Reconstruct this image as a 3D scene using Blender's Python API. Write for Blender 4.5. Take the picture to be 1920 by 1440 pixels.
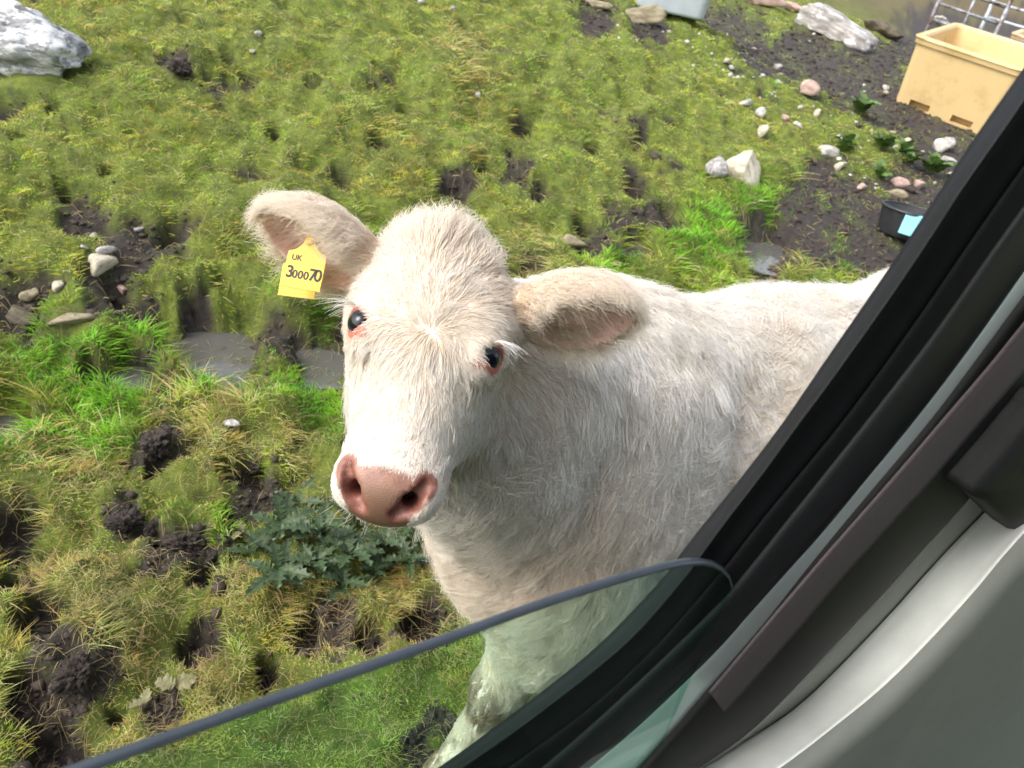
import bpy, math, time
import numpy as np
from mathutils import Matrix, Vector
T0 = time.time()
rng = np.random.default_rng(7)
for o in list(bpy.data.objects):
    bpy.data.objects.remove(o)
scene = bpy.context.scene
COL = scene.collection

# ------------------------------------------------------------------ camera
PITCH, ROLL = math.radians(30), math.radians(12)
CAM = np.array([0.0, 0.0, 1.6])
FPX = 1440.0                       # focal length in pixels of a 1920 wide picture
_F = np.array([0, math.cos(PITCH), -math.sin(PITCH)])
_U0 = np.array([0, math.sin(PITCH), math.cos(PITCH)])
_R0 = np.array([1.0, 0, 0])
_R = math.cos(ROLL) * _R0 + math.sin(ROLL) * _U0
_U = -math.sin(ROLL) * _R0 + math.cos(ROLL) * _U0
cam_data = bpy.data.cameras.new('camera')
cam_data.sensor_width = 36.0
cam_data.lens = 36.0 * FPX / 1920.0
cam_data.clip_start = 0.02
cam_data.clip_end = 500
cam_data.dof.use_dof = True
cam_data.dof.focus_distance = 0.98
cam_data.dof.aperture_fstop = 10.0
cam = bpy.data.objects.new('camera', cam_data)
COL.objects.link(cam)
cam.matrix_world = Matrix([[_R[0], _U[0], -_F[0], CAM[0]], [_R[1], _U[1], -_F[1], CAM[1]],
                           [_R[2], _U[2], -_F[2], CAM[2]], [0, 0, 0, 1]])
scene.camera = cam

# ------------------------------------------------------------------ sky, sun, exposure
SUN_EL, SUN_AZ = math.radians(46), math.radians(-120)     # azimuth from +Y towards +X
world = bpy.data.worlds.new('World')
scene.world = world
world.use_nodes = True
wn = world.node_tree
wn.nodes.clear()
sky = wn.nodes.new('ShaderNodeTexSky')
sky.sky_type = 'NISHITA'
sky.sun_disc = False
sky.sun_elevation = SUN_EL
sky.sun_rotation = SUN_AZ
sky.air_density = 1.0
sky.dust_density = 4.0
sky.ozone_density = 1.0
bg = wn.nodes.new('ShaderNodeBackground')
bg.inputs['Strength'].default_value = 0.15
hsv = wn.nodes.new('ShaderNodeHueSaturation')       # thin cloud: a paler sky
hsv.inputs['Saturation'].default_value = 0.45
wo = wn.nodes.new('ShaderNodeOutputWorld')
wn.links.new(sky.outputs[0], hsv.inputs['Color'])
wn.links.new(hsv.outputs[0], bg.inputs[0])
wn.links.new(bg.outputs[0], wo.inputs[0])
sun_l = bpy.data.lights.new('sun', 'SUN')
sun_l.energy = 0.5
sun_l.angle = math.radians(28)
sun_l.color = (1.0, 0.93, 0.82)
sun = bpy.data.objects.new('sun', sun_l)
COL.objects.link(sun)
sd = Vector((math.sin(SUN_AZ) * math.cos(SUN_EL), math.cos(SUN_AZ) * math.cos(SUN_EL), math.sin(SUN_EL)))
sun.rotation_euler = sd.to_track_quat('Z', 'Y').to_euler()
scene.view_settings.view_transform = 'Standard'
scene.view_settings.look = 'None'
scene.view_settings.exposure = 1.36
scene.view_settings.gamma = 1.0
scene.view_settings.use_curve_mapping = False
scene.cycles.use_denoising = True
scene.cycles.max_bounces = 8
scene.cycles.diffuse_bounces = 5
scene.cycles.glossy_bounces = 3
scene.cycles.transmission_bounces = 6
scene.cycles.transparent_max_bounces = 12
scene.cycles.caustics_reflective = False
scene.cycles.caustics_refractive = False
try:
    scene.cycles_curves.shape = 'RIBBONS'
    scene.cycles_curves.subdivisions = 2
except Exception:
    pass

# ------------------------------------------------------------------ small helpers
def ray(px, py):
    return (px - 960) * _R + (720 - py) * _U + FPX * _F

def P(px, py, depth):
    """world point seen at that picture point at that distance along the view axis"""
    return CAM + ray(px, py) * (depth / FPX)

def project(p):
    d = np.asarray(p) - CAM
    z = d @ _F
    return np.stack([960 + FPX * (d @ _R) / z, 720 - FPX * (d @ _U) / z, z], -1)

def nrm(v):
    v = np.asarray(v, float)
    return v / (np.linalg.norm(v, axis=-1, keepdims=True) + 1e-12)

def _hash(ix, iy, iz, seed):
    h = (ix * 374761393 + iy * 668265263 + iz * 2147483647 + seed * 974634777) & 0xffffffff
    h = ((h ^ (h >> 13)) * 1274126177) & 0xffffffff
    h = ((h ^ (h >> 16)) * 2246822519) & 0xffffffff
    return ((h ^ (h >> 15)) & 0xffffff) / 16777215.0

def noise3(p, scale=1.0, seed=0):
    """value noise in -1..1; p (N,3)"""
    q = np.asarray(p, float) / scale
    i = np.floor(q).astype(np.int64)
    f = q - i
    f = f * f * f * (f * (f * 6 - 15) + 10)
    r = 0
    for dx in (0, 1):
        wx = f[:, 0] if dx else 1 - f[:, 0]
        for dy in (0, 1):
            wy = f[:, 1] if dy else 1 - f[:, 1]
            for dz in (0, 1):
                wz = f[:, 2] if dz else 1 - f[:, 2]
                r = r + wx * wy * wz * _hash(i[:, 0] + dx, i[:, 1] + dy, i[:, 2] + dz, seed)
    return r * 2 - 1

def fbm(p, scale=1.0, seed=0, octaves=3):
    r, a, s = 0, 1.0, scale
    for k in range(octaves):
        r = r + a * noise3(p, s, seed + k * 17)
        a *= 0.5
        s *= 0.47
    return r / 1.75

def noise2(x, y, scale=1.0, seed=0):
    qx, qy = x / scale, y / scale
    ix, iy = np.floor(qx).astype(np.int64), np.floor(qy).astype(np.int64)
    fx, fy = qx - ix, qy - iy
    fx = fx * fx * fx * (fx * (fx * 6 - 15) + 10); fy = fy * fy * fy * (fy * (fy * 6 - 15) + 10)
    z0 = ix * 0
    r = (_hash(ix, iy, z0, seed) * (1 - fx) + _hash(ix + 1, iy, z0, seed) * fx) * (1 - fy)
    r = r + (_hash(ix, iy + 1, z0, seed) * (1 - fx) + _hash(ix + 1, iy + 1, z0, seed) * fx) * fy
    return r * 2 - 1

def fbm2(x, y, scale=1.0, seed=0, octaves=3):
    r, a, s = 0, 1.0, scale
    for k in range(octaves):
        r = r + a * noise2(x, y, s, seed + k * 17)
        a *= 0.5
        s *= 0.47
    return r / 1.75

def smoothstep(a, b, x):
    t = np.clip((x - a) / (b - a), 0, 1)
    return t * t * (3 - 2 * t)

def mesh_from(name, verts, faces, smooth=True):
    me = bpy.data.meshes.new(name)
    verts = np.asarray(verts, np.float32)
    if isinstance(faces, np.ndarray):
        n, k = faces.shape
        me.vertices.add(len(verts))
        me.vertices.foreach_set('co', verts.ravel())
        me.loops.add(n * k)
        me.loops.foreach_set('vertex_index', faces.ravel().astype(np.int32))
        me.polygons.add(n)
        me.polygons.foreach_set('loop_start', np.arange(0, n * k, k, dtype=np.int32))
        me.update(calc_edges=True)
        me.validate()
    else:
        me.from_pydata([tuple(map(float, v)) for v in verts], [], [tuple(f) for f in faces])
        me.update()
    if smooth:
        me.polygons.foreach_set('use_smooth', np.ones(len(me.polygons), bool))
    return me

def link(name, data, mat=None, parent=None, loc=None):
    o = bpy.data.objects.new(name, data)
    COL.objects.link(o)
    if mat is not None:
        data.materials.clear()
        data.materials.append(mat)
    if parent is not None:
        o.parent = parent
    if loc is not None:
        o.location = loc
    return o

def tag(o, label=None, category=None, group=None, kind=None):
    if label: o['label'] = label
    if category: o['category'] = category
    if group: o['group'] = group
    if kind: o['kind'] = kind
    return o

def empty(name, loc=(0, 0, 0), rotz=0):
    o = bpy.data.objects.new(name, None)
    COL.objects.link(o)
    o.location = tuple(map(float, loc))
    o.rotation_euler = (0, 0, rotz)
    o.empty_display_size = 0.1
    return o

def color_attr(me, name, rgb):
    a = me.attributes.new(name, 'FLOAT_COLOR', 'POINT')
    c = np.ones((len(me.vertices), 4), np.float32)
    c[:, :3] = rgb
    a.data.foreach_set('color', c.ravel())

def float_attr(me, name, val):
    a = me.attributes.new(name, 'FLOAT', 'POINT')
    a.data.foreach_set('value', np.asarray(val, np.float32))

class NT:
    """tiny node-tree helper"""
    def __init__(self, name):
        self.m = bpy.data.materials.new(name)
        self.m.use_nodes = True
        self.t = self.m.node_tree
        self.t.nodes.clear()
        self.out = self.t.nodes.new('ShaderNodeOutputMaterial')
    def n(self, typ, **kw):
        nd = self.t.nodes.new(typ)
        for k, v in kw.items():
            if k.startswith('i_'):
                k = k[2:]
                key = int(k) if k.isdigit() else k.replace('_', ' ')
                nd.inputs[key].default_value = v
            else:
                setattr(nd, k, v)
        return nd
    def l(self, a, b):
        self.t.links.new(a, b)
    def principled(self, color=(0.5, 0.5, 0.5), rough=0.5, **kw):
        p = self.n('ShaderNodeBsdfPrincipled')
        if hasattr(color, 'links'):
            self.l(color, p.inputs['Base Color'])
        else:
            p.inputs['Base Color'].default_value = (*color, 1)
        p.inputs['Roughness'].default_value = rough
        for k, v in kw.items():
            p.inputs[k.replace('_', ' ')].default_value = v
        self.l(p.outputs[0], self.out.inputs[0])
        self.p = p
        return p
    def noise(self, scale, detail=4, rough=0.55, coord=None):
        nz = self.n('ShaderNodeTexNoise')
        nz.inputs['Scale'].default_value = scale
        nz.inputs['Detail'].default_value = detail
        nz.inputs['Roughness'].default_value = rough
        if coord is not None:
            self.l(coord, nz.inputs['Vector'])
        return nz
    def objco(self):
        return self.n('ShaderNodeTexCoord').outputs['Object']
    def ramp(self, fac, stops):
        r = self.n('ShaderNodeValToRGB')
        el = r.color_ramp.elements
        while len(el) < len(stops):
            el.new(0.5)
        for e, (pos, c) in zip(el, stops):
            e.position = pos
            e.color = (*c, 1)
        self.l(fac, r.inputs[0])
        return r.outputs[0]
    def bump(self, height, strength=0.3, dist=0.01):
        b = self.n('ShaderNodeBump')
        b.inputs['Strength'].default_value = strength
        b.inputs['Distance'].default_value = dist
        self.l(height, b.inputs['Height'])
        self.l(b.outputs[0], self.p.inputs['Normal'])
        return b

def mat_simple(name, color, rough=0.5, var=0.12, scale=20, bump=0.0, bscale=200, **kw):
    """colour with mottled variation and fine relief"""
    t = NT(name)
    co = t.objco()
    nz = t.noise(scale, 5, 0.6, co)
    c = np.array(color)
    col = t.ramp(nz.outputs[0], [(0.3, tuple(c * (1 - var))), (0.7, tuple(np.clip(c * (1 + var), 0, 1)))])
    t.principled(col, rough, **kw)
    if bump:
        b = t.noise(bscale, 3, 0.6, co)
        t.bump(b.outputs[0], bump, 0.002)
    return t.m

def make_curves(name, pts, radii, mat, parent=None, col=None):
    """pts (N,K,3), radii (N,K) -> a hair curves object; col (N,3) colour per strand"""
    N, K, _ = pts.shape
    cu = bpy.data.hair_curves.new(name)
    cu.add_curves([K] * N)
    cu.position_data.foreach_set('vector', pts.astype(np.float32).ravel())
    ra = cu.attributes.get('radius') or cu.attributes.new('radius', 'FLOAT', 'POINT')
    ra.data.foreach_set('value', radii.astype(np.float32).ravel())
    if col is not None:
        c = np.ones((N, 4), np.float32)
        c[:, :3] = col
        a = cu.attributes.new('tint', 'FLOAT_COLOR', 'CURVE')
        a.data.foreach_set('color', c.ravel())
    o = bpy.data.objects.new(name, cu)
    COL.objects.link(o)
    cu.materials.append(mat)
    if parent is not None:
        o.parent = parent
    return o

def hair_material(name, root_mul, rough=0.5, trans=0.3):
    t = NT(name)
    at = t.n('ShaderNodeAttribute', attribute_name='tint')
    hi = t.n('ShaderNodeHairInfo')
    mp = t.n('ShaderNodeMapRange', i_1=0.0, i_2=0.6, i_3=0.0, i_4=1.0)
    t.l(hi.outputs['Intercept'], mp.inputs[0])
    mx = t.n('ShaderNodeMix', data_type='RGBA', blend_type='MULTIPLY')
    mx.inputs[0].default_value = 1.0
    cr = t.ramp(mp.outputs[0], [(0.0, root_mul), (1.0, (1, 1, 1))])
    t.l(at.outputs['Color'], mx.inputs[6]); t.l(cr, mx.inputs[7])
    p = t.n('ShaderNodeBsdfPrincipled')
    t.l(mx.outputs[2], p.inputs['Base Color'])
    p.inputs['Roughness'].default_value = rough
    p.inputs['Specular IOR Level'].default_value = 0.35
    tr = t.n('ShaderNodeBsdfTranslucent'); t.l(mx.outputs[2], tr.inputs[0])
    ms = t.n('ShaderNodeMixShader'); ms.inputs[0].default_value = trans
    t.l(p.outputs[0], ms.inputs[1]); t.l(tr.outputs[0], ms.inputs[2]); t.l(ms.outputs[0], t.out.inputs[0])
    return t.m

# ================================================================== the ground
CTRL = [P(*c) for c in [(0, 450, 2.9), (300, 300, 3.4), (0, 0, 4.4), (500, 0, 5.0), (960, 0, 6.2), (1200, 0, 7.5),
        (1000, 300, 4.3), (800, 450, 3.4), (1100, 480, 3.7), (1390, 330, 4.8), (1690, 420, 5.0), (1640, 500, 4.4),
        (1500, 200, 6.5), (1760, 215, 8.0), (1250, 30, 8.5), (1560, 60, 11.0), (1700, 60, 13.0), (1900, 0, 25.0), (1800, 0, 18.0)]]
CTRL += [np.array(c) for c in [(-0.8, 0.8, 0), (0, 0.9, 0), (1.2, 0.9, 0.0), (-0.6, 1.5, 0), (-1.5, 1.5, 0.03), (0.3, 1.7, 0.03), (1.3, 2.0, 0.04),
        (-1.5, 2.05, 0.09), (-0.6, 2.3, 0.10), (0.2, 2.5, 0.12), (1.5, 3.1, 0.16), (0, 0, 0), (1, -1, 0), (-1.5, 0, 0), (0, -4, 0), (4, 0, 0.05), (-4, 0.5, 0.1),
        (-5, 8, 1.5), (-12, 14, 3.6), (-3, 20, 3.4), (5, 40, 4.4), (25, 50, 6.0), (-20, 50, 9.0), (45, 25, 4.0), (-35, 10, 5.0), (30, -10, 0.5), (-25, -20, 0.5), (0, -40, 0), (-70, 70, 16), (60, 80, 14), (0, 90, 14), (80, 0, 4)]]
CTRL = np.array(CTRL)
def _tps(r2):
    return 0.5 * r2 * np.log(r2 + 1e-9)
_n = len(CTRL)
_K = _tps(((CTRL[:, None, :2] - CTRL[None, :, :2]) ** 2).sum(-1)) + np.eye(_n) * 0.03
_Pm = np.c_[np.ones(_n), CTRL[:, :2]]
_sol = np.linalg.solve(np.block([[_K, _Pm], [_Pm.T, np.zeros((3, 3))]]), np.r_[CTRL[:, 2], 0, 0, 0])
def base_h(x, y):
    x = np.asarray(x, float); y = np.asarray(y, float)
    h = _sol[_n] + _sol[_n + 1] * x + _sol[_n + 2] * y
    for i in range(_n):
        h = h + _sol[i] * _tps((x - CTRL[i, 0]) ** 2 + (y - CTRL[i, 1]) ** 2)
    return h

def hit(px, py, fn=None):
    """where a sight line meets the ground"""
    fn = fn or base_h
    r = ray(px, py) / FPX
    ds = np.geomspace(0.6, 60, 500)
    p = CAM + r[None] * ds[:, None]
    below = p[:, 2] < fn(p[:, 0], p[:, 1])
    k = int(np.argmax(below)) if below.any() else len(ds) - 1
    lo, hi_ = ds[max(k - 1, 0)], ds[k]
    for _ in range(20):
        m = (lo + hi_) / 2
        q = CAM + r * m
        if q[2] < fn(np.array([q[0]]), np.array([q[1]]))[0]: hi_ = m
        else: lo = m
    q = CAM + r * hi_
    return q, hi_

def spots(lst, stmax=4.0):
    out = []
    for px, py, rp in lst:
        q, d = hit(px, py)
        e_ = 0.25
        u_ = q[:2] / np.linalg.norm(q[:2])
        sl_ = float(base_h(q[0] + u_[0] * e_, q[1] + u_[1] * e_) - base_h(q[0] - u_[0] * e_, q[1] - u_[1] * e_)) / (2 * e_)
        v_ = nrm(ray(px, py))
        graze = math.atan2(-v_[2], math.hypot(v_[0], v_[1])) + math.atan(sl_)
        out.append((q[0], q[1], rp * d / FPX, min(1 / max(math.sin(max(graze, 0.02)), 0.02), stmax)))
    return np.array(out)

HOLES = spots([(430, 125, 16), (590, 187, 20), (415, 222, 20), (515, 262, 18), (705, 285, 26), (100, 207, 16), (40, 277, 14), (205, 332, 14),
    (330, 440, 34), (350, 562, 36), (225, 570, 34), (640, 345, 26), (850, 362, 34), (985, 242, 26), (1005, 377, 16), (865, 58, 16), (785, 62, 18), (350, 62, 12),
    (1110, 282, 18), (1192, 347, 22), (1202, 267, 20), (1252, 397, 26), (1275, 207, 18), (1347, 187, 18), (1222, 242, 14), (310, 745, 36), (182, 712, 26), (0, 440, 16), (1090, 425, 20),
    (300, 905, 34), (470, 900, 32), (425, 908, 24), (385, 1092, 34), (75, 1170, 46), (60, 1300, 46), (375, 1205, 48), (575, 1185, 34), (500, 1255, 30),
    (785, 1165, 46), (690, 1195, 26), (30, 1010, 56), (215, 1340, 36), (110, 1400, 60), (640, 600, 24), (560, 830, 12), (15, 1090, 20), (300, 1040, 20), (655, 690, 22),
    (900, 330, 20), (760, 210, 14), (655, 120, 12), (480, 420, 14), (560, 330, 14), (250, 260, 14), (120, 360, 16), (60, 620, 26), (1150, 120, 16), (1020, 130, 14), (1190, 60, 14), (950, 60, 10)], 1.5)
HOLES[:, 2] *= np.where(HOLES[:, 1] > 2.4, 0.8, 0.78)
MOUNDS = spots([(335, 145, 40), (292, 845, 46), (235, 985, 44), (345, 1045, 70), (155, 1275, 72), (690, 1150, 34), (170, 1090, 50), (880, 300, 40), (640, 250, 50), (560, 400, 50), (250, 190, 40), (830, 190, 50), (1030, 220, 40), (450, 60, 40)])
BARE = spots([(150, 430, 50), (230, 460, 66), (330, 445, 40), (240, 560, 60), (30, 590, 60), (345, 1045, 75), (292, 860, 50), (235, 985, 46), (155, 1275, 80), (60, 1310, 60),
    (30, 1000, 56), (100, 1400, 80), (380, 1200, 44), (575, 1190, 40), (790, 1165, 60), (385, 1095, 40), (620, 1160, 50), (500, 1255, 40), (330, 150, 36), (470, 900, 36), (70, 1170, 50), (300, 1330, 40), (690, 1210, 40),
    (520, 640, 60), (620, 640, 60), (400, 640, 60), (250, 690, 44), (10, 800, 40), (310, 740, 40), (1180, 440, 50), (1240, 400, 36), (1440, 450, 60), (1110, 470, 36), (1010, 380, 20), (1190, 345, 26), (860, 360, 36)])
BARE[BARE[:, 1] < 1.8, 2] *= 0.85
TRACK = spots([(1120, 30, 40), (1220, 50, 40), (1310, 30, 46), (1380, 60, 70), (1440, 110, 70), (1520, 110, 90), (1590, 150, 90), (1680, 190, 90), (1770, 260, 80), (1850, 290, 80), (1960, 340, 100), (1640, 110, 70), (1720, 90, 60), (1840, 150, 120), (1780, 60, 90), (1900, 80, 90), (2050, 300, 160),
    (1540, 340, 40), (1600, 400, 70), (1680, 440, 80), (1500, 400, 50), (1540, 440, 60), (1740, 370, 90), (1620, 470, 50), (1800, 400, 100), (1480, 440, 40)])
WET = spots([(400, 642, 84), (250, 692, 40), (15, 805, 46), (610, 660, 60), (1435, 457, 44), (1200, 462, 26)])
WET_Z = []
for sx_, sy_, r_, st_ in WET:
    u_ = np.array([sx_, sy_]) / math.hypot(sx_, sy_)
    e_ = np.array([sx_, sy_]) - u_ * r_ * min(st_, 2.5) * 0.8
    WET_Z.append(float(base_h(e_[0], e_[1])) - 0.02)
DRY = spots([(800, 1110, 66), (640, 1150, 70), (210, 1130, 100), (560, 1130, 50), (110, 900, 90), (400, 800, 90), (60, 1080, 50), (300, 1390, 60), (1000, 500, 60), (1500, 490, 40), (600, 500, 60), (400, 1280, 50), (450, 1120, 50), (870, 120, 60), (560, 850, 40), (120, 1120, 60)])
LUSH = spots([(120, 700, 110), (270, 660, 60), (180, 770, 120), (560, 720, 80), (600, 780, 60), (330, 1000, 40), (1330, 440, 80), (1420, 390, 60), (1450, 160, 10), (450, 1000, 60), (400, 720, 90), (590, 560, 60), (60, 860, 80), (1500, 390, 40), (1300, 470, 70), (1560, 490, 60), (1150, 520, 60), (900, 1050, 60)])

def field(S, x, y, soft=0.6, jag=0.35, seed=5):
    """0..1: inside any of the round spots, with ragged edges"""
    out = np.zeros_like(x)
    un = np.zeros(x.shape, bool)
    for sx_, sy_, r, st_ in S:
        un |= (np.abs(x - sx_) < 2.2 * r * st_) & (np.abs(y - sy_) < 2.2 * r * st_)
    nz = np.zeros_like(x)
    if un.any():
        nz[un] = fbm2(x[un], y[un], 0.10, seed, 3) * jag
    for sx_, sy_, r, st_ in S:
        u_ = math.hypot(sx_, sy_)
        R_ = 2.2 * r * st_
        m = np.nonzero((np.abs(x - sx_) < R_) & (np.abs(y - sy_) < R_))[0]
        if not len(m):
            continue
        dx_, dy_ = x[m] - sx_, y[m] - sy_
        al = (dx_ * sx_ + dy_ * sy_) / u_ / st_
        ac = (dx_ * sy_ - dy_ * sx_) / u_
        d = np.sqrt(al * al + ac * ac) / r
        out[m] = np.maximum(out[m], smoothstep(1 + soft * 0.5, 1 - soft * 0.5, d + nz[m]))
    return out

def masks(x, y):
    track = field(TRACK, x, y, 0.5, 0.5, 8)
    hole = field(HOLES, x, y, 0.6, 0.9, 9)
    bare = np.maximum(field(BARE, x, y, 0.5, 0.7, 10) * 0.97, track)
    rr0 = np.sqrt(x * x + y * y)
    rnd = smoothstep(0.40, 0.54, fbm2(x, y, 0.22, 91, 3) + 0.06 * smoothstep(2.3, 1.6, rr0)) * 0.93
    bare = np.maximum(bare, rnd)
    # tufts that survive in the bare ground
    keep = smoothstep(0.10, 0.42, fbm2(x, y, 0.17, 95, 2))
    bare = bare * (1 - (0.75 - 0.5 * track) * keep)
    bare = np.maximum(bare, hole)
    wet = field(WET, x, y, 0.35, 0.5, 12)
    return bare, hole, wet, track

def tussock(x, y):
    """small rounded tufts of turf with narrow hollows between: 0..1"""
    wx, wy = x + 0.06 * noise2(x, y, 0.13, 131), y + 0.06 * noise2(x, y, 0.13, 132)
    best = np.full(x.shape, 9.0)
    cs_ = 0.15
    ix, iy = np.floor(wx / cs_).astype(np.int64), np.floor(wy / cs_).astype(np.int64)
    for i in (-1, 0, 1):
        for j in (-1, 0, 1):
            cx_ = (ix + i + 0.15 + 0.7 * _hash(ix + i, iy + j, ix * 0, 41)) * cs_
            cy_ = (iy + j + 0.15 + 0.7 * _hash(ix + i, iy + j, ix * 0, 42)) * cs_
            sz_ = 0.7 + 0.7 * _hash(ix + i, iy + j, ix * 0, 43)
            best = np.minimum(best, np.sqrt((wx - cx_) ** 2 + (wy - cy_) ** 2) / cs_ / sz_)
    return np.clip(1 - best * best * 1.5, 0, 1)

def ground_h(x, y, m=None):
    x = np.asarray(x, float); y = np.asarray(y, float)
    bare, hole, wet, track = m if m is not None else masks(x, y)
    r = np.sqrt(x * x + y * y)
    h = base_h(x, y)
    near = smoothstep(30, 8, r)
    calm = 1 - 0.75 * np.maximum(track, wet)
    hum = np.abs(fbm2(x, y, 0.42, 21, 2))
    hum2 = 1 - np.abs(noise2(x, y, 0.19, 25))
    h = h + near * calm * (0.125 * hum + 0.050 * hum2 + 0.016 * fbm2(x, y, 0.06, 28, 2) - 0.05)
    tus = tussock(x, y)
    h = h + near * calm * (1 - bare) * 0.046 * tus * smoothstep(1.0, 2.2, r)
    mo = field(MOUNDS, x, y, 1.3, 0.3, 33)
    h = h + 0.055 * mo * (0.8 + 0.4 * fbm2(x, y, 0.05, 36, 2))
    h = h - 0.065 * hole * near
    # lumpy mud
    mud = bare * (1 - wet)
    h = h + mud * near * (0.020 * np.abs(fbm2(x, y, 0.07, 41, 3)) + 0.010 * fbm2(x, y, 0.025, 43, 2) - 0.012)
    # puddles lie flat, cut into the slope
    for (sx_, sy_, r_, st_), lv_ in zip(WET, WET_Z):
        m_ = field(np.array([[sx_, sy_, r_ * 1.15, st_]]), x, y, 0.6, 0.5, 12)
        h = h * (1 - m_) + (lv_ - 0.014 + 0.012 * fbm2(x, y, 0.11, 47, 2)) * m_
    far = smoothstep(12, 40, r)
    h = h + far * 0.9 * fbm2(x, y, 6.0, 61, 3)
    return h

ang_f = np.radians(np.linspace(-62, 62, 560))
ang_b = np.radians(np.linspace(62, 298, 90))[1:-1]
angs = np.r_[ang_f, ang_b]
rads = np.r_[np.geomspace(0.30, 9.0, 330), np.geomspace(9.0, 140, 70)[1:]]
gx = rads[:, None] * np.sin(angs)[None]; gy = rads[:, None] * np.cos(angs)[None]
sh = gx.shape
gxf, gyf = gx.ravel(), gy.ravel()
gm = masks(gxf, gyf)
gz = ground_h(gxf, gyf, gm)
GZ = gz.reshape(sh)
na, nr_ = len(angs), len(rads)
ii, jj = np.meshgrid(np.arange(nr_ - 1), np.arange(na), indexing='ij')
j2 = (jj + 1) % na
gf = np.stack([ii * na + jj, (ii + 1) * na + jj, (ii + 1) * na + j2, ii * na + j2], -1).reshape(-1, 4)
gv = np.c_[gxf, gyf, gz]
gv = np.vstack([gv, [0, 0, float(GZ[0].mean())]])
cen_i = len(gv) - 1
g_me = mesh_from('ground', gv, gf[:, ::-1].copy())
float_attr(g_me, 'bare', np.r_[gm[0], 0]); float_attr(g_me, 'wet', np.r_[np.maximum(gm[2], 0.35 * gm[3]), 0])
drym = field(DRY, gxf, gyf, 1.0, 0.5, 14)
float_attr(g_me, 'dry', np.r_[drym, 0])
t = NT('ground_soil')
co = t.objco()
ab = t.n('ShaderNodeAttribute', attribute_name='bare'); aw = t.n('ShaderNodeAttribute', attribute_name='wet'); ad = t.n('ShaderNodeAttribute', attribute_name='dry')
n_soil = t.noise(28, 8, 0.7, co)
soil = t.ramp(n_soil.outputs[0], [(0.25, (0.013, 0.010, 0.009)), (0.5, (0.040, 0.031, 0.025)), (0.72, (0.085, 0.066, 0.052)), (0.85, (0.15, 0.12, 0.09))])
n_gr = t.noise(14, 8, 0.7, co)
green = t.ramp(n_gr.outputs[0], [(0.28, (0.040, 0.046, 0.010)), (0.5, (0.13, 0.17, 0.024)), (0.68, (0.22, 0.26, 0.036)), (0.85, (0.30, 0.26, 0.08))])
n_far = t.noise(0.35, 6, 0.6, co)
moor = t.ramp(n_far.outputs[0], [(0.3, (0.10, 0.075, 0.035)), (0.5, (0.14, 0.105, 0.05)), (0.7, (0.10, 0.12, 0.03))])
# distance from the car decides where pasture gives way to brown moor: a property of the place, measured in object space
ln = t.n('ShaderNodeVectorMath', operation='LENGTH'); t.l(co, ln.inputs[0])
fr = t.n('ShaderNodeMapRange', i_1=13.0, i_2=19.0, i_3=0.0, i_4=1.0); t.l(ln.outputs['Value'], fr.inputs[0])
mx0 = t.n('ShaderNodeMix', data_type='RGBA'); t.l(fr.outputs[0], mx0.inputs[0]); t.l(green, mx0.inputs[6]); t.l(moor, mx0.inputs[7])
mx = t.n('ShaderNodeMix', data_type='RGBA'); t.l(ab.outputs['Fac'], mx.inputs[0]); t.l(mx0.outputs[2], mx.inputs[6]); t.l(soil, mx.inputs[7])
t.principled(mx.outputs[2], 0.9)
rr_ = t.n('ShaderNodeMapRange', i_1=0.0, i_2=1.0, i_3=0.92, i_4=0.30); t.l(aw.outputs['Fac'], rr_.inputs[0]); t.l(rr_.outputs[0], t.p.inputs['Roughness'])
n_b = t.noise(60, 8, 0.75, co)
t.bump(n_b.outputs[0], 0.9, 0.025)
M_ground = t.m
ground = link('ground', g_me, M_ground)
tag(ground, kind='structure')
print('ground', round(time.time() - T0, 1))

_la = np.log(rads)
def gh(x, y):
    """height of the built ground, read back from its grid"""
    x = np.asarray(x, float); y = np.asarray(y, float)
    r = np.clip(np.sqrt(x * x + y * y), rads[0], rads[-1] * 0.999); th = np.clip(np.arctan2(x, y), ang_f[0], ang_f[-1])
    fi = np.interp(r, rads, np.arange(nr_)); fj = np.interp(th, ang_f, np.arange(len(ang_f)))
    i0 = np.minimum(fi.astype(int), nr_ - 2); j0 = np.minimum(fj.astype(int), len(ang_f) - 2)
    u, v = fi - i0, fj - j0
    return (GZ[i0, j0] * (1 - u) * (1 - v) + GZ[i0 + 1, j0] * u * (1 - v) + GZ[i0, j0 + 1] * (1 - u) * v + GZ[i0 + 1, j0 + 1] * u * v)

def ground_at(px, py):
    return hit(px, py, gh)

# ------------------------------------------------------------------ puddles
t = NT('puddle_water')
co = t.objco()
t.principled((0.10, 0.098, 0.090), 0.06, Specular_IOR_Level=0.6)
nz = t.noise(9, 3, 0.5, co); t.bump(nz.outputs[0], 0.12, 0.01)
M_water = t.m
for k, ((sx_, sy_, r_, st_), lv_) in enumerate(zip(WET, WET_Z)):
    n = 48
    th = np.linspace(0, 2 * math.pi, n, endpoint=False)
    u_ = np.array([sx_, sy_]) / math.hypot(sx_, sy_); w_ = np.array([u_[1], -u_[0]])
    vs = [(sx_, sy_, lv_)]
    for a_ in th:
        rr = r_ * 1.12 * (1 + 0.10 * math.sin(3 * a_ + k))
        p_ = np.array([sx_, sy_]) + w_ * rr * math.cos(a_) + u_ * rr * st_ * math.sin(a_)
        vs.append((p_[0], p_[1], lv_))
    fs = [(0, 1 + i, 1 + (i + 1) % n) for i in range(n)]
    # the ground rises through the sheet, which leaves an uneven shore
    tag(link('puddle', mesh_from('puddle', vs, fs), M_water), kind='structure')

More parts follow.
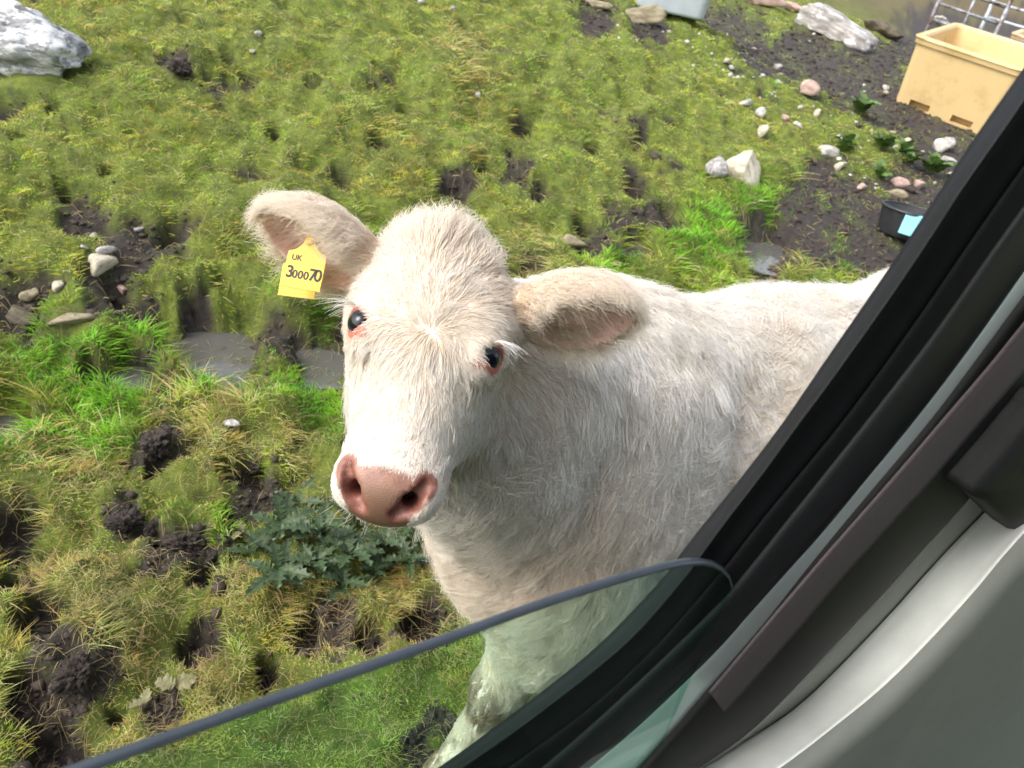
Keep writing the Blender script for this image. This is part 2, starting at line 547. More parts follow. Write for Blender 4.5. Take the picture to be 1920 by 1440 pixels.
# ================================================================== the car the picture is taken from
# the door lies in an upright plane, 0.22 m from the camera, running away to the right
DD = np.array([math.sin(math.radians(52.6)), math.cos(math.radians(52.6)), 0])
DN = np.array([-DD[1], DD[0], 0])              # out of the car
DOOR = 0.22

def on_door(px, py, off=0.0):
    """point on the plane parallel to the door glass, OFF metres further out"""
    r = ray(px, py)
    return CAM + r * ((DOOR + off) / (r @ DN))

def resample(pts, n):
    pts = np.asarray(pts, float)
    # smooth (Catmull-Rom) then even arc length
    Q = []
    for i in range(len(pts) - 1):
        p0, p1, p2, p3 = pts[max(i - 1, 0)], pts[i], pts[i + 1], pts[min(i + 2, len(pts) - 1)]
        for t in np.linspace(0, 1, 12, endpoint=False):
            Q.append(0.5 * ((2 * p1) + (-p0 + p2) * t + (2 * p0 - 5 * p1 + 4 * p2 - p3) * t * t
                            + (-p0 + 3 * p1 - 3 * p2 + p3) * t ** 3))
    Q.append(pts[-1])
    Q = np.array(Q)
    s = np.r_[0, np.cumsum(np.linalg.norm(np.diff(Q, axis=0), axis=1))]
    u = np.linspace(0, s[-1], n)
    return np.stack([np.interp(u, s, Q[:, k]) for k in range(Q.shape[1])], 1)

def band(name, L, R, offL, offR, mat, parent, bulge=0.0, depth=0.03, n=60, m=11, rnd=0.15):
    """a moulding between two traced edges on the door plane: rounded face towards the cabin, solid behind"""
    L3 = np.array([on_door(x, y, offL) for x, y in resample(L, n)])
    if R is None:                               # a face that simply runs on towards the back of the car
        R3 = L3 + DD * 0.55 - DN * 0.06 - np.array([0, 0, 0.62])
    else:
        R3 = np.array([on_door(x, y, offR) for x, y in resample(R, n)])
    vs, fs = [], []
    us = np.linspace(0, 1, m)
    for i in range(n):
        sec = []
        for u in us:
            p = L3[i] * (1 - u) + R3[i] * u
            b = bulge * math.sin(math.pi * u)
            e = max(0, 1 - min(u, 1 - u) / max(rnd, 1e-3))
            sec.append(p - DN * b + DN * 0.002 * e * e)
        for e_ in (R3[i], L3[i]):               # the hidden back, running straight away from the cabin
            v_ = e_ - CAM
            sec.append(e_ + v_ * (depth / np.linalg.norm(v_)))
        vs += sec
    k = m + 2
    for i in range(n - 1):
        for j in range(k):
            a, b = i * k + j, i * k + (j + 1) % k
            fs.append((a, b, b + k, a + k))
    fs.append(tuple(range(k))[::-1])
    fs.append(tuple((n - 1) * k + j for j in range(k)))
    me = mesh_from(name, vs, fs)
    return link(name, me, mat, parent)

M_frame = mat_simple('black_frame', (0.006, 0.0068, 0.009), 0.55, 0.25, 60, 0.15, 600, Specular_IOR_Level=0.35)
M_rubber = mat_simple('rubber_seal', (0.003, 0.0035, 0.0045), 0.75, 0.3, 90, 0.25, 900, Specular_IOR_Level=0.15)
M_black = mat_simple('black_plastic', (0.005, 0.006, 0.006), 0.6, 0.3, 70, 0.2, 900, Specular_IOR_Level=0.3)
M_jamb = mat_simple('jamb_paint', (0.55, 0.64, 0.64), 0.22, 0.08, 12, Coat_Weight=0.5)
M_belt = mat_simple('belt_webbing', (0.075, 0.058, 0.066), 0.75, 0.12, 300, 0.5, 1500)
M_trim = mat_simple('trim_plastic', (0.84, 0.87, 0.83), 0.6, 0.05, 30, 0.25, 1400)
M_trim_shaded = mat_simple('shaded_trim_plastic', (0.20, 0.215, 0.195), 0.65, 0.05, 30, 0.25, 1400)  # darker copy of the pale trim: its shade is put into the colour
M_glass_edge = mat_simple('glass_ground_edge', (0.035, 0.045, 0.058), 0.28, 0.2, 40)

tg = NT('tinted_glass')
g_tr = tg.n('ShaderNodeBsdfTransparent')
g_tr.inputs[0].default_value = (0.78, 0.93, 0.87, 1)
g_gl = tg.n('ShaderNodeBsdfGlossy')
g_gl.inputs['Roughness'].default_value = 0.02
g_fr = tg.n('ShaderNodeFresnel')
g_fr.inputs[0].default_value = 1.5
g_ge = tg.n('ShaderNodeNewGeometry')             # the far face of the pane reflects as the near one does
g_io = tg.n('ShaderNodeMapRange', i_1=0.0, i_2=1.0, i_3=1.5, i_4=1 / 1.5)
tg.l(g_ge.outputs['Backfacing'], g_io.inputs[0])
tg.l(g_io.outputs[0], g_fr.inputs[0])
g_mx = tg.n('ShaderNodeMixShader')
g_hf = tg.n('ShaderNodeMath', operation='MULTIPLY'); g_hf.inputs[1].default_value = 0.5   # coated glass
tg.l(g_fr.outputs[0], g_hf.inputs[0]); tg.l(g_hf.outputs[0], g_mx.inputs[0])
tg.l(g_tr.outputs[0], g_mx.inputs[1])
tg.l(g_gl.outputs[0], g_mx.inputs[2])
tg.l(g_mx.outputs[0], tg.out.inputs[0])
M_glass = tg.m

E1 = [(2000, 20), (1920, 137), (1842, 247), (1790, 325), (1715, 440), (1660, 522), (1560, 667), (1525, 718), (1470, 798), (1410, 877), (1360, 941), (1310, 1002), (1272, 1052), (1237, 1098), (1125, 1213), (1000, 1315), (830, 1440), (660, 1550)]
E2 = [(2040, 10), (1920, 195), (1810, 352), (1755, 437), (1672, 560), (1560, 717), (1500, 797), (1435, 887), (1365, 978), (1325, 1033), (1285, 1087), (1175, 1210), (1000, 1350), (872, 1440), (700, 1555)]
E3 = [(2060, 120), (1920, 320), (1825, 455), (1715, 615), (1585, 792), (1435, 975), (1360, 1070), (1240, 1208), (1125, 1317), (1000, 1412), (830, 1530)]
E4 = [(2060, 200), (1887, 440), (1810, 550), (1735, 655), (1622, 800), (1510, 940), (1400, 1077), (1345, 1140), (1225, 1257), (1125, 1350), (1022, 1440), (900, 1545)]
E6 = [(2060, 315), (1920, 515), (1810, 670), (1710, 800), (1625, 903), (1545, 1000), (1472, 1080), (1400, 1160), (1355, 1212), (1287, 1280), (1200, 1362), (1107, 1440), (985, 1540)]
E7 = [(2060, 375), (1920, 562), (1835, 677), (1745, 795), (1630, 932), (1565, 1010), (1507, 1082), (1440, 1167), (1375, 1243), (1335, 1290), (1275, 1362), (1207, 1440), (1110, 1545)]
E8 = [(2060, 445), (1920, 612), (1860, 686), (1775, 785), (1685, 890), (1560, 1032), (1517, 1082), (1440, 1172), (1332, 1300)]
E9 = [(2060, 535), (1920, 697), (1830, 803), (1735, 915), (1650, 1007), (1560, 1107), (1500, 1178), (1440, 1247), (1360, 1337)]
E10 = [(2060, 665), (1920, 825), (1817, 942), (1735, 1032), (1660, 1115), (1550, 1232), (1460, 1327), (1405, 1378), (1350, 1418), (1280, 1462), (1150, 1540)]
E11 = [(2060, 740), (1920, 890), (1847, 965), (1760, 1056), (1660, 1167), (1540, 1290), (1475, 1345), (1400, 1393), (1320, 1440), (1240, 1485), (1100, 1560)]
E12 = [(2100, 830), (1960, 965), (1890, 1040), (1830, 1112), (1750, 1200), (1660, 1290), (1560, 1372), (1475, 1437), (1380, 1500), (1200, 1610)]

car = empty('car', P(1500, 1300, 0.4) * np.array([1, 1, 0]))
tag(car, 'dark framed car door and pale grey pillar trim around a half lowered window', 'car')
def band_c(*a, **k):
    o = band(*a, **k)
    o.matrix_parent_inverse = Matrix.Translation(-Vector(car.location))
    return o
band_c('window_frame', E1, E2, 0.030, 0.012, M_frame, car, 0.002, 0.012)
band_c('glass_channel', E2, E3, 0.013, 0.008, M_rubber, car, -0.006, 0.03)
band_c('channel_lip', E3, E4, 0.006, 0.004, M_rubber, car, 0.001, 0.03)
band_c('door_seal', E4, E6, 0.002, 0.008, M_frame, car, 0.005, 0.03, rnd=0.05)
band_c('door_jamb', [(x - 3, y - 2) for x, y in E6], [(x + 3, y + 2) for x, y in E7], 0.005, 0.000, M_jamb, car, 0.0, 0.03)
band_c('pillar_cover', E7, E10, -0.004, 0.0, M_black, car, 0.006, 0.03, rnd=0.1)
band_c('seat_belt', E8, E9, -0.016, -0.014, M_belt, car, 0.0008, 0.0015, rnd=0.04)
band_c('pillar_trim_edge', E10, E11, -0.001, 0.010, M_trim_shaded, car, 0.0, 0.03)
band_c('pillar_trim', E11, E12, 0.004, -0.045, M_trim, car, -0.004, 0.03, rnd=0.02)
band_c('trim_panel', E12, None, -0.0455, -0.004, M_trim_shaded, car, 0.0, 0.03)

# belt anchor: a rounded black cover with a round boss at the right edge of the picture
def anchor():
    out = [(1817, 925), (1850, 952), (1885, 985), (1915, 1008), (1990, 1010), (2060, 930), (2040, 800), (1985, 742), (1935, 790), (1880, 855)]
    o3 = np.array([on_door(x, y, -0.030) for x, y in resample(out + out[:1], 40)[:-1]])
    c = o3.mean(0)
    vs, fs = [], []
    for k, (s, d) in enumerate([(1.0, 0.022), (1.0, 0.003), (0.95, -0.003), (0.8, -0.006), (0.0, -0.007)]):
        vs += [tuple(c + (p - c) * s + DN * d) for p in o3]
    n = len(o3)
    for k in range(4):
        for j in range(n):
            fs.append((k * n + j, k * n + (j + 1) % n, (k + 1) * n + (j + 1) % n, (k + 1) * n + j))
    a = link('belt_anchor', mesh_from('belt_anchor', vs, fs), M_black, car)
    a.matrix_parent_inverse = Matrix.Translation(-Vector(car.location))
    # boss ring
    vs, fs = [], []
    cc = on_door(1948, 868, -0.039)
    e1 = DD; e2 = np.array([0, 0, 1.0])
    for i in range(32):
        t = 2 * math.pi * i / 32
        for j in range(8):
            u = 2 * math.pi * j / 8
            rr = 0.0105 + 0.0016 * math.cos(u)
            vs.append(tuple(cc + (e1 * math.cos(t) + e2 * math.sin(t)) * rr - DN * 0.0022 * math.sin(u)))
    for i in range(32):
        for j in range(8):
            fs.append((i * 8 + j, ((i + 1) % 32) * 8 + j, ((i + 1) % 32) * 8 + (j + 1) % 8, i * 8 + (j + 1) % 8))
    b = link('anchor_ring', mesh_from('anchor_ring', vs, fs), M_frame, a)
anchor()

# the half lowered pane: a real 5 mm slab with a rounded, ground top edge
GT = [(-200, 1580), (60, 1488), (215, 1432), (400, 1365), (600, 1293), (800, 1222), (1000, 1148), (1125, 1106), (1200, 1083), (1260, 1067), (1300, 1061), (1330, 1062), (1352, 1071), (1366, 1085), (1372, 1105)]
def pane():
    th = 0.0062
    top = np.array([on_door(x, y, 0.0) for x, y in resample(GT, 90)])
    tan = nrm(np.gradient(top, axis=0))
    dn_ = np.cross(tan, DN)                     # in plane, across the edge
    dn_ = np.where((dn_[:, 2] > 0)[:, None], -dn_, dn_)
    n = len(top)
    vs, fs = [], []
    k = 9                                       # rounded nose of the pane
    for i in range(n):
        for j in range(k):
            a = math.pi * j / (k - 1)
            vs.append(top[i] + DN * (th / 2) * (1 - math.cos(a)) - dn_[i] * (th / 2) * math.sin(a) * 0.9)
    for i in range(n - 1):
        for j in range(k - 1):
            fs.append((i * k + j, (i + 1) * k + j, (i + 1) * k + j + 1, i * k + j + 1))
    ge = link('glass_edge', mesh_from('glass_edge', vs, fs), M_glass_edge, None)
    # the flat faces go down into the door
    vs, fs = [], []
    zb = 1.02
    for i in range(n):
        p = top[i]
        q = p.copy(); q[2] = zb
        s = 0.08 if i > n * 0.8 else 0
        for w in (0.0, th):
            vs.append(p + DN * w); vs.append(q + DN * w)
    for i in range(n - 1):
        a, b = i * 4, (i + 1) * 4
        fs += [(a, a + 1, b + 1, b), (a + 2, b + 2, b + 3, a + 3)]
    fs.append((0, 2, 3, 1))
    fs.append(((n - 1) * 4, (n - 1) * 4 + 1, (n - 1) * 4 + 3, (n - 1) * 4 + 2))
    gl = link('window_glass', mesh_from('window_glass', vs, fs, False), M_glass, car)
    gl.matrix_parent_inverse = Matrix.Translation(-Vector(car.location))
    ge.parent = gl
pane()

# the rest of the cabin near the camera: roof, lower door, floor, seat back behind the pillar
def slab(name, c, sx_, sy_, sz_, mat):
    """box aligned with the car: along the door, across it, up"""
    vs = []
    for i in (-1, 1):
        for j in (-1, 1):
            for k in (-1, 1):
                vs.append(c + DD * i * sx_ / 2 + DN * j * sy_ / 2 + np.array([0, 0, k * sz_ / 2]))
    fs = [(0, 1, 3, 2), (4, 6, 7, 5), (0, 4, 5, 1), (2, 3, 7, 6), (0, 2, 6, 4), (1, 5, 7, 3)]
    o = link(name, mesh_from(name, vs, fs, False), mat, car)
    o.matrix_parent_inverse = Matrix.Translation(-Vector(car.location))
    bv = o.modifiers.new('soft', 'BEVEL'); bv.width = 0.012; bv.segments = 3
    return o
M_head = mat_simple('headlining', (0.34, 0.35, 0.34), 0.9, 0.05, 60, 0.3, 800)
M_carpet = mat_simple('cabin_carpet', (0.03, 0.03, 0.032), 0.95, 0.3, 80, 0.5, 700)
M_paint = mat_simple('car_paint', (0.05, 0.06, 0.07), 0.3, 0.05, 10, Coat_Weight=1.0)
O_ = np.array([CAM[0], CAM[1], 0.0])
slab('roof', O_ + DN * (DOOR - 1.02) + DD * 0.1 + np.array([0, 0, 1.93]), 2.4, 1.36, 0.05, M_head)  # unseen; outer edge set well inboard so sky light reaches the trim
slab('lower_door', O_ + DN * (DOOR + 0.005) - DD * 0.12 + np.array([0, 0, 0.66]), 1.1, 0.07, 0.66, M_paint)
slab('cabin_floor', O_ + DN * (DOOR - 0.68) + DD * 0.1 + np.array([0, 0, 0.36]), 2.2, 1.36, 0.06, M_carpet)
slab('seat_back', O_ + DN * (DOOR - 0.42) + DD * 0.72 + np.array([0, 0, 0.85]), 0.14, 0.5, 0.9, M_carpet)

# ================================================================== things on the ground
from mathutils import Euler
def ico(sub):
    import bmesh
    bm = bmesh.new()
    bmesh.ops.create_icosphere(bm, subdivisions=sub, radius=1.0)
    v = np.array([p.co[:] for p in bm.verts]); f = np.array([[q.index for q in fc.verts] for fc in bm.faces])
    bm.free()
    return v, f
ICO = {k: ico(k) for k in (2, 3, 4, 5)}

def stone_mat(name, c1, c2, c3, scale=9, lichen=0.0, rough=0.85):
    t = NT(name)
    co = t.n('ShaderNodeTexCoord').outputs['Generated']
    n1 = t.noise(scale, 8, 0.65, co)
    col = t.ramp(n1.outputs[0], [(0.30, c1), (0.50, c2), (0.70, c3)])
    if lichen:
        n2 = t.noise(scale * 0.7, 9, 0.75, co)
        m = t.ramp(n2.outputs[0], [(0.56 - lichen * 0.1, (0, 0, 0)), (0.60 - lichen * 0.1, (1, 1, 1))])
        n3 = t.noise(scale * 4, 6, 0.7, co)
        lc = t.ramp(n3.outputs[0], [(0.35, (0.50, 0.50, 0.48)), (0.6, (0.74, 0.75, 0.76))])
        mx = t.n('ShaderNodeMix', data_type='RGBA'); t.l(m, mx.inputs[0]); t.l(col, mx.inputs[6]); t.l(lc, mx.inputs[7])
        col = mx.outputs[2]
    t.principled(col, rough)
    nb = t.noise(scale * 5, 8, 0.7, co)
    t.bump(nb.outputs[0], 0.7, 0.012)
    return t.m
STONE = {
    'white': stone_mat('white_quartz', (0.20, 0.17, 0.13), (0.50, 0.48, 0.44), (0.68, 0.66, 0.63), 3.2),
    'cream': stone_mat('cream_stone', (0.26, 0.22, 0.15), (0.52, 0.47, 0.36), (0.66, 0.62, 0.52), 4),
    'pink': stone_mat('pink_granite', (0.30, 0.20, 0.16), (0.48, 0.34, 0.29), (0.60, 0.46, 0.41), 6),
    'buff': stone_mat('buff_stone', (0.16, 0.13, 0.08), (0.33, 0.28, 0.18), (0.46, 0.40, 0.28), 4),
    'dark': stone_mat('dark_stone', (0.06, 0.05, 0.035), (0.12, 0.10, 0.07), (0.19, 0.16, 0.11), 5),
    'grey': stone_mat('grey_gneiss', (0.16, 0.15, 0.14), (0.31, 0.29, 0.27), (0.48, 0.45, 0.42), 7, 0.25),
    'lichen': stone_mat('lichen_boulder', (0.05, 0.05, 0.045), (0.28, 0.28, 0.285), (0.46, 0.46, 0.47), 7, 0.75),
    'soil': stone_mat('wet_clod', (0.014, 0.011, 0.009), (0.042, 0.032, 0.025), (0.090, 0.068, 0.052), 6, 0, 0.9),
}
FOOT = []
def stone(name, px, py, wpx, kind, label, cat='stone', asp=(1, 0.75, 0.5), rot=None, sub=3, sink=0.27, planes=11, group=None, rough=0.05, seed=None, smooth=False, pdr=(0.40, 0.85)):
    """an angular stone: a ball cut by random planes, roughened, half sunk in the turf"""
    rg = np.random.default_rng(seed if seed is not None else int(px * 7 + py * 13))
    q, d = ground_at(px, py)
    wm = wpx * d / FPX / 2
    v, f = ICO[sub]
    pn = nrm(rg.normal(0, 1, (planes, 3))); pd_ = rg.uniform(*pdr, planes)
    dt = v @ pn.T
    rad_ = np.min(np.where(dt > 0.05, pd_[None] / np.maximum(dt, 0.05), 9), axis=1)
    rad_ = np.minimum(rad_, 1.0)
    vv = v * rad_[:, None]
    vv = vv * (1 + rough * fbm(vv + rg.uniform(0, 50), 0.5, 3, 3) + rough * 0.5 * noise3(vv + 9.1, 0.16, 8) + (rough * 0.7 * noise3(vv + 3.3, 0.07, 9) if rough > 0.2 else 0))[:, None]
    vv = vv / np.abs(vv[:, :2]).max() * np.array(asp) * wm
    me = mesh_from(name, vv, f, smooth)
    o = link(name, me, STONE[kind])
    zc = float(gh(np.array([q[0]]), np.array([q[1]]))[0])
    o.location = (q[0], q[1], zc + asp[2] * wm * (1 - 2 * sink))
    o.rotation_euler = (rg.uniform(-0.2, 0.2), rg.uniform(-0.2, 0.2), rg.uniform(0, 6.28) if rot is None else rot)
    tag(o, label, cat, group)
    FOOT.append((q[0], q[1], wm * 0.9))
    return o
GS = 'loose stones on the pasture'
for a in [
    (188, 505, 66, 'cream', 'blocky cream stone, largest in the muddy patch at left', (1, .8, .62)),
    (200, 475, 42, 'white', 'bright white oblong stone touching the blocky cream stone', (1, .6, .5)),
    (177, 444, 17, 'white', 'tiny white stone at the top of the muddy patch', (1, .8, .6)),
    (158, 467, 18, 'white', 'small white stone left of the bright oblong one', (.9, 1, .7)),
    (116, 541, 52, 'cream', 'tilted cream stone left below the blocky cream stone', (1, .6, .5)),
    (60, 556, 46, 'buff', 'rounded tan stone above the dark slab at left edge', (1, .7, .6)),
    (140, 602, 108, 'buff', 'long flat buff slab lying in the wet hollow', (1, .42, .25)),
    (38, 594, 84, 'dark', 'dark brown slab beside the long buff slab', (1, .6, .35)),
    (258, 433, 28, 'grey', 'grey stone at the upper right of the muddy patch', (1, .6, .5)),
    (232, 547, 30, 'pink', 'small pinkish stone right of the tilted cream stone', (1, .8, .6)),
    (430, 798, 50, 'white', 'white stone sunk in grass above the black clod', (1, .6, .45)),
    (484, 66, 22, 'white', 'pale stone alone in grass near the top edge', (1, .7, .5)),
    (474, 99, 15, 'cream', 'small cream stone just below the lone pale stone', (.8, 1, .8)),
    (895, 180, 18, 'white', 'small white stone in grass above the calf head', (1, .7, .6)),
    (790, 8, 26, 'white', 'white stone at the very top middle edge', (1, .7, .6)),
    (848, 20, 20, 'grey', 'grey white stone near the top middle edge', (1, .7, .6)),
    (1512, 176, 58, 'pink', 'big pink stone beside the dark muddy track', (1, .7, .6)),
    (1398, 197, 26, 'white', 'small white stone, leftmost below the pink stone', (1, .7, .7)),
    (1424, 217, 30, 'white', 'squarish white stone below the pink stone', (1, .8, .8)),
    (1472, 224, 32, 'pink', 'pale pink stone under the big pink stone', (1, .7, .5)),
    (1494, 238, 24, 'white', 'white stone right of the pale pink stone', (1, .7, .6)),
    (1428, 251, 42, 'cream', 'long cream stone lowest of the group under the pink stone', (1, .5, .5)),
    (1532, 217, 22, 'cream', 'upright cream stone right of the stone group', (.7, .7, 1)),
    (1550, 290, 48, 'white', 'egg shaped white stone in the rubble patch', (1, .55, .55)),
    (1571, 317, 28, 'cream', 'cream stone just below the egg shaped white stone', (.8, .8, 1)),
    (1762, 281, 52, 'white', 'round white stone near the window frame', (1, .8, .8)),
    (1776, 302, 38, 'white', 'flat white stone under the round white stone', (1, .5, .4)),
    (1782, 331, 26, 'cream', 'cream stone beside the window frame above the bucket', (1, .7, .5)),
    (1688, 350, 42, 'pink', 'pink stone behind the black bucket', (1, .7, .6)),
    (1722, 352, 30, 'pink', 'rounded pink stone right of the one behind the bucket', (.8, .8, .9)),
    (1682, 367, 44, 'buff', 'tan stone touching the back of the black bucket', (1, .6, .5)),
    (1614, 354, 26, 'pink', 'small pink stone left of the bucket', (1, .7, .6)),
    (1704, 268, 22, 'cream', 'cream pebble in the rubble left of the round white stone', (1, .7, .6)),
    (1362, 118, 30, 'cream', 'cream stone in the gravel by the track', (1, .7, .6)),
    (1075, 458, 66, 'buff', 'flat buff stone in grass behind the calf ear', (1, .6, .4)),
    (1345, 322, 60, 'grey', 'grey stone against the left of the mossy pale rock', (1, .8, .7)),
    (1456, 128, 22, 'white', 'white stone on the dark track', (1, .7, .6)),
    (385, 1104, 12, 'pink', 'tiny pink pebble in the dug earth at bottom left', (1, .8, .7)),
    (1660, 167, 20, 'white', 'white stone by the left foot of the yellow crate', (1, .7, .6)),
    (1570, 60, 8, 'white', 'white pebble before the long grey rock', (1, .7, .6)),
]:
    stone('stone', a[0], a[1], a[2], a[3], a[4], asp=a[5], group=GS, sub=3)
# boulders and outcrops
stone('boulder', 5, 128, 305, 'lichen', 'big white lichen boulder at the top left corner', 'boulder', (1, .75, .52), 0.6, 5, 0.22, 16, rough=0.18, seed=5)
stone('boulder', 1385, 330, 118, 'cream', 'pale pointed rock with a patch of moss in the grass', 'boulder', (1, .6, .85), 2.2, 4, 0.30, 9, rough=0.12, seed=14, pdr=(0.25, 0.75))
stone('rock_slab', 1200, 40, 150, 'buff', 'flat pale slab left of the metal trough', 'rock', (1, .45, .3), 0.1, 4, 0.3, 14, rough=0.1, seed=21)
stone('rock_slab', 1120, 14, 60, 'buff', 'small pale slab at the top edge left of the long flat one', 'rock', (1, .5, .4), 0.1, 4, 0.3, 14, rough=0.1, seed=23)
stone('outcrop', 1575, 75, 210, 'grey', 'long grey rock outcrop behind the track', 'rock', (1, .36, .34), -0.25, 5, 0.3, 18, rough=0.14, seed=25)
stone('outcrop', 1415, 8, 120, 'pink', 'pink grey boulder at the top edge beside the trough', 'rock', (1, .5, .5), 0.0, 4, 0.25, 16, rough=0.12, seed=27)
stone('outcrop', 1490, 22, 80, 'pink', 'low pinkish rock between boulder and outcrop', 'rock', (1, .5, .35), -0.3, 4, 0.3, 16, rough=0.12, seed=29)
stone('outcrop', 1650, 60, 90, 'dark', 'dark rock at the right end of the long outcrop', 'rock', (1, .5, .4), -0.4, 4, 0.3, 16, rough=0.14, seed=31)
# clods kicked out of the turf
for a in [(292, 838, 80, 'black crumbly clod standing in grass at left', (1, .9, .8)), (318, 872, 40, 'small black clod right below the crumbly one', (1, .8, .8)),
          (235, 985, 78, 'brown earth clod above the dug patch', (1, .8, .6)), (290, 992, 50, 'smaller brown clod right of the brown earth clod', (1, .8, .6)),
          (345, 1030, 110, 'wide dark clod at the head of the dug patch', (1, .7, .6)), (395, 1055, 56, 'dark clod at the right end of the dug patch', (1, .8, .7)),
          (150, 1270, 125, 'large brown rounded clod near the bottom left', (1, .8, .7)), (335, 140, 72, 'dark brown clod high on the grassy bank', (1, .7, .6)),
          (480, 885, 50, 'black clod in the hoof print below the puddle', (1, .6, .7)), (690, 1215, 50, 'brown clod beside the window glass', (1, .7, .6)), (95, 1190, 60, 'black clod at the left edge above the large brown clod', (1, .7, .7))]:
    stone('soil_clod', a[0], a[1], a[2], 'soil', a[3], 'clod', a[4], None, 5, 0.28, 9, 'clods of earth kicked out of the turf', 0.42, smooth=False)

# small gravel by the track: too small and many to count
q0 = spots([(1340, 60, 40), (1400, 90, 80), (1440, 150, 60), (1370, 140, 40), (1500, 60, 60), (1480, 190, 60), (1640, 170, 40), (1700, 300, 70), (1600, 330, 60), (1280, 100, 40), (1560, 240, 70), (1150, 60, 50)])
vs, fs = [], []
v, f = ico(1)
k = 0
for i in range(170):
    c_ = q0[rng.integers(len(q0))]
    gx_, gy_ = c_[0] + rng.normal(0, c_[2] * 0.8), c_[1] + rng.normal(0, c_[2] * 1.6)
    s = rng.lognormal(-4.25, 0.45)
    vv = v * (1 + 0.25 * rng.normal(0, 1, (len(v), 1))) * np.array([1, 0.75, 0.6]) * s
    an = rng.uniform(0, 6.28)
    vv = vv @ np.array([[math.cos(an), math.sin(an), 0], [-math.sin(an), math.cos(an), 0], [0, 0, 1]])
    zz = float(gh(np.array([gx_]), np.array([gy_]))[0])
    vs.append(vv + np.array([gx_, gy_, zz + 0.2 * s])); fs.append(f + k); k += len(v)
gv_ = link('gravel', mesh_from('gravel', np.concatenate(vs), np.concatenate(fs), False), STONE['white'])
tag(gv_, 'scatter of pale gravel along the muddy track', 'gravel', kind='stuff')

# ------------------------------------------------------------------ fish crates
def tub_material(name, c):
    t = NT(name)
    co = t.objco()
    n1 = t.noise(3.5, 7, 0.65, co)
    c = np.array(c)
    col = t.ramp(n1.outputs[0], [(0.30, tuple(c * np.array([0.80, 0.74, 0.62]))), (0.48, tuple(c)), (0.75, tuple(np.clip(c * 1.06, 0, 1)))])
    n2 = t.noise(11, 8, 0.7, co)
    m = t.ramp(n2.outputs[0], [(0.60, (0, 0, 0)), (0.80, (0.55, 0.55, 0.55))])
    mx = t.n('ShaderNodeMix', data_type='RGBA'); t.l(m, mx.inputs[0]); t.l(col, mx.inputs[6]); mx.inputs[7].default_value = (0.16, 0.10, 0.05, 1)
    t.principled(mx.outputs[2], 0.5)
    nb = t.noise(40, 4, 0.6, co); t.bump(nb.outputs[0], 0.15, 0.01)
    return t.m
M_tub = tub_material('yellow_tub', (0.62, 0.46, 0.225)); M_tub2 = tub_material('peach_tub', (0.70, 0.50, 0.30))
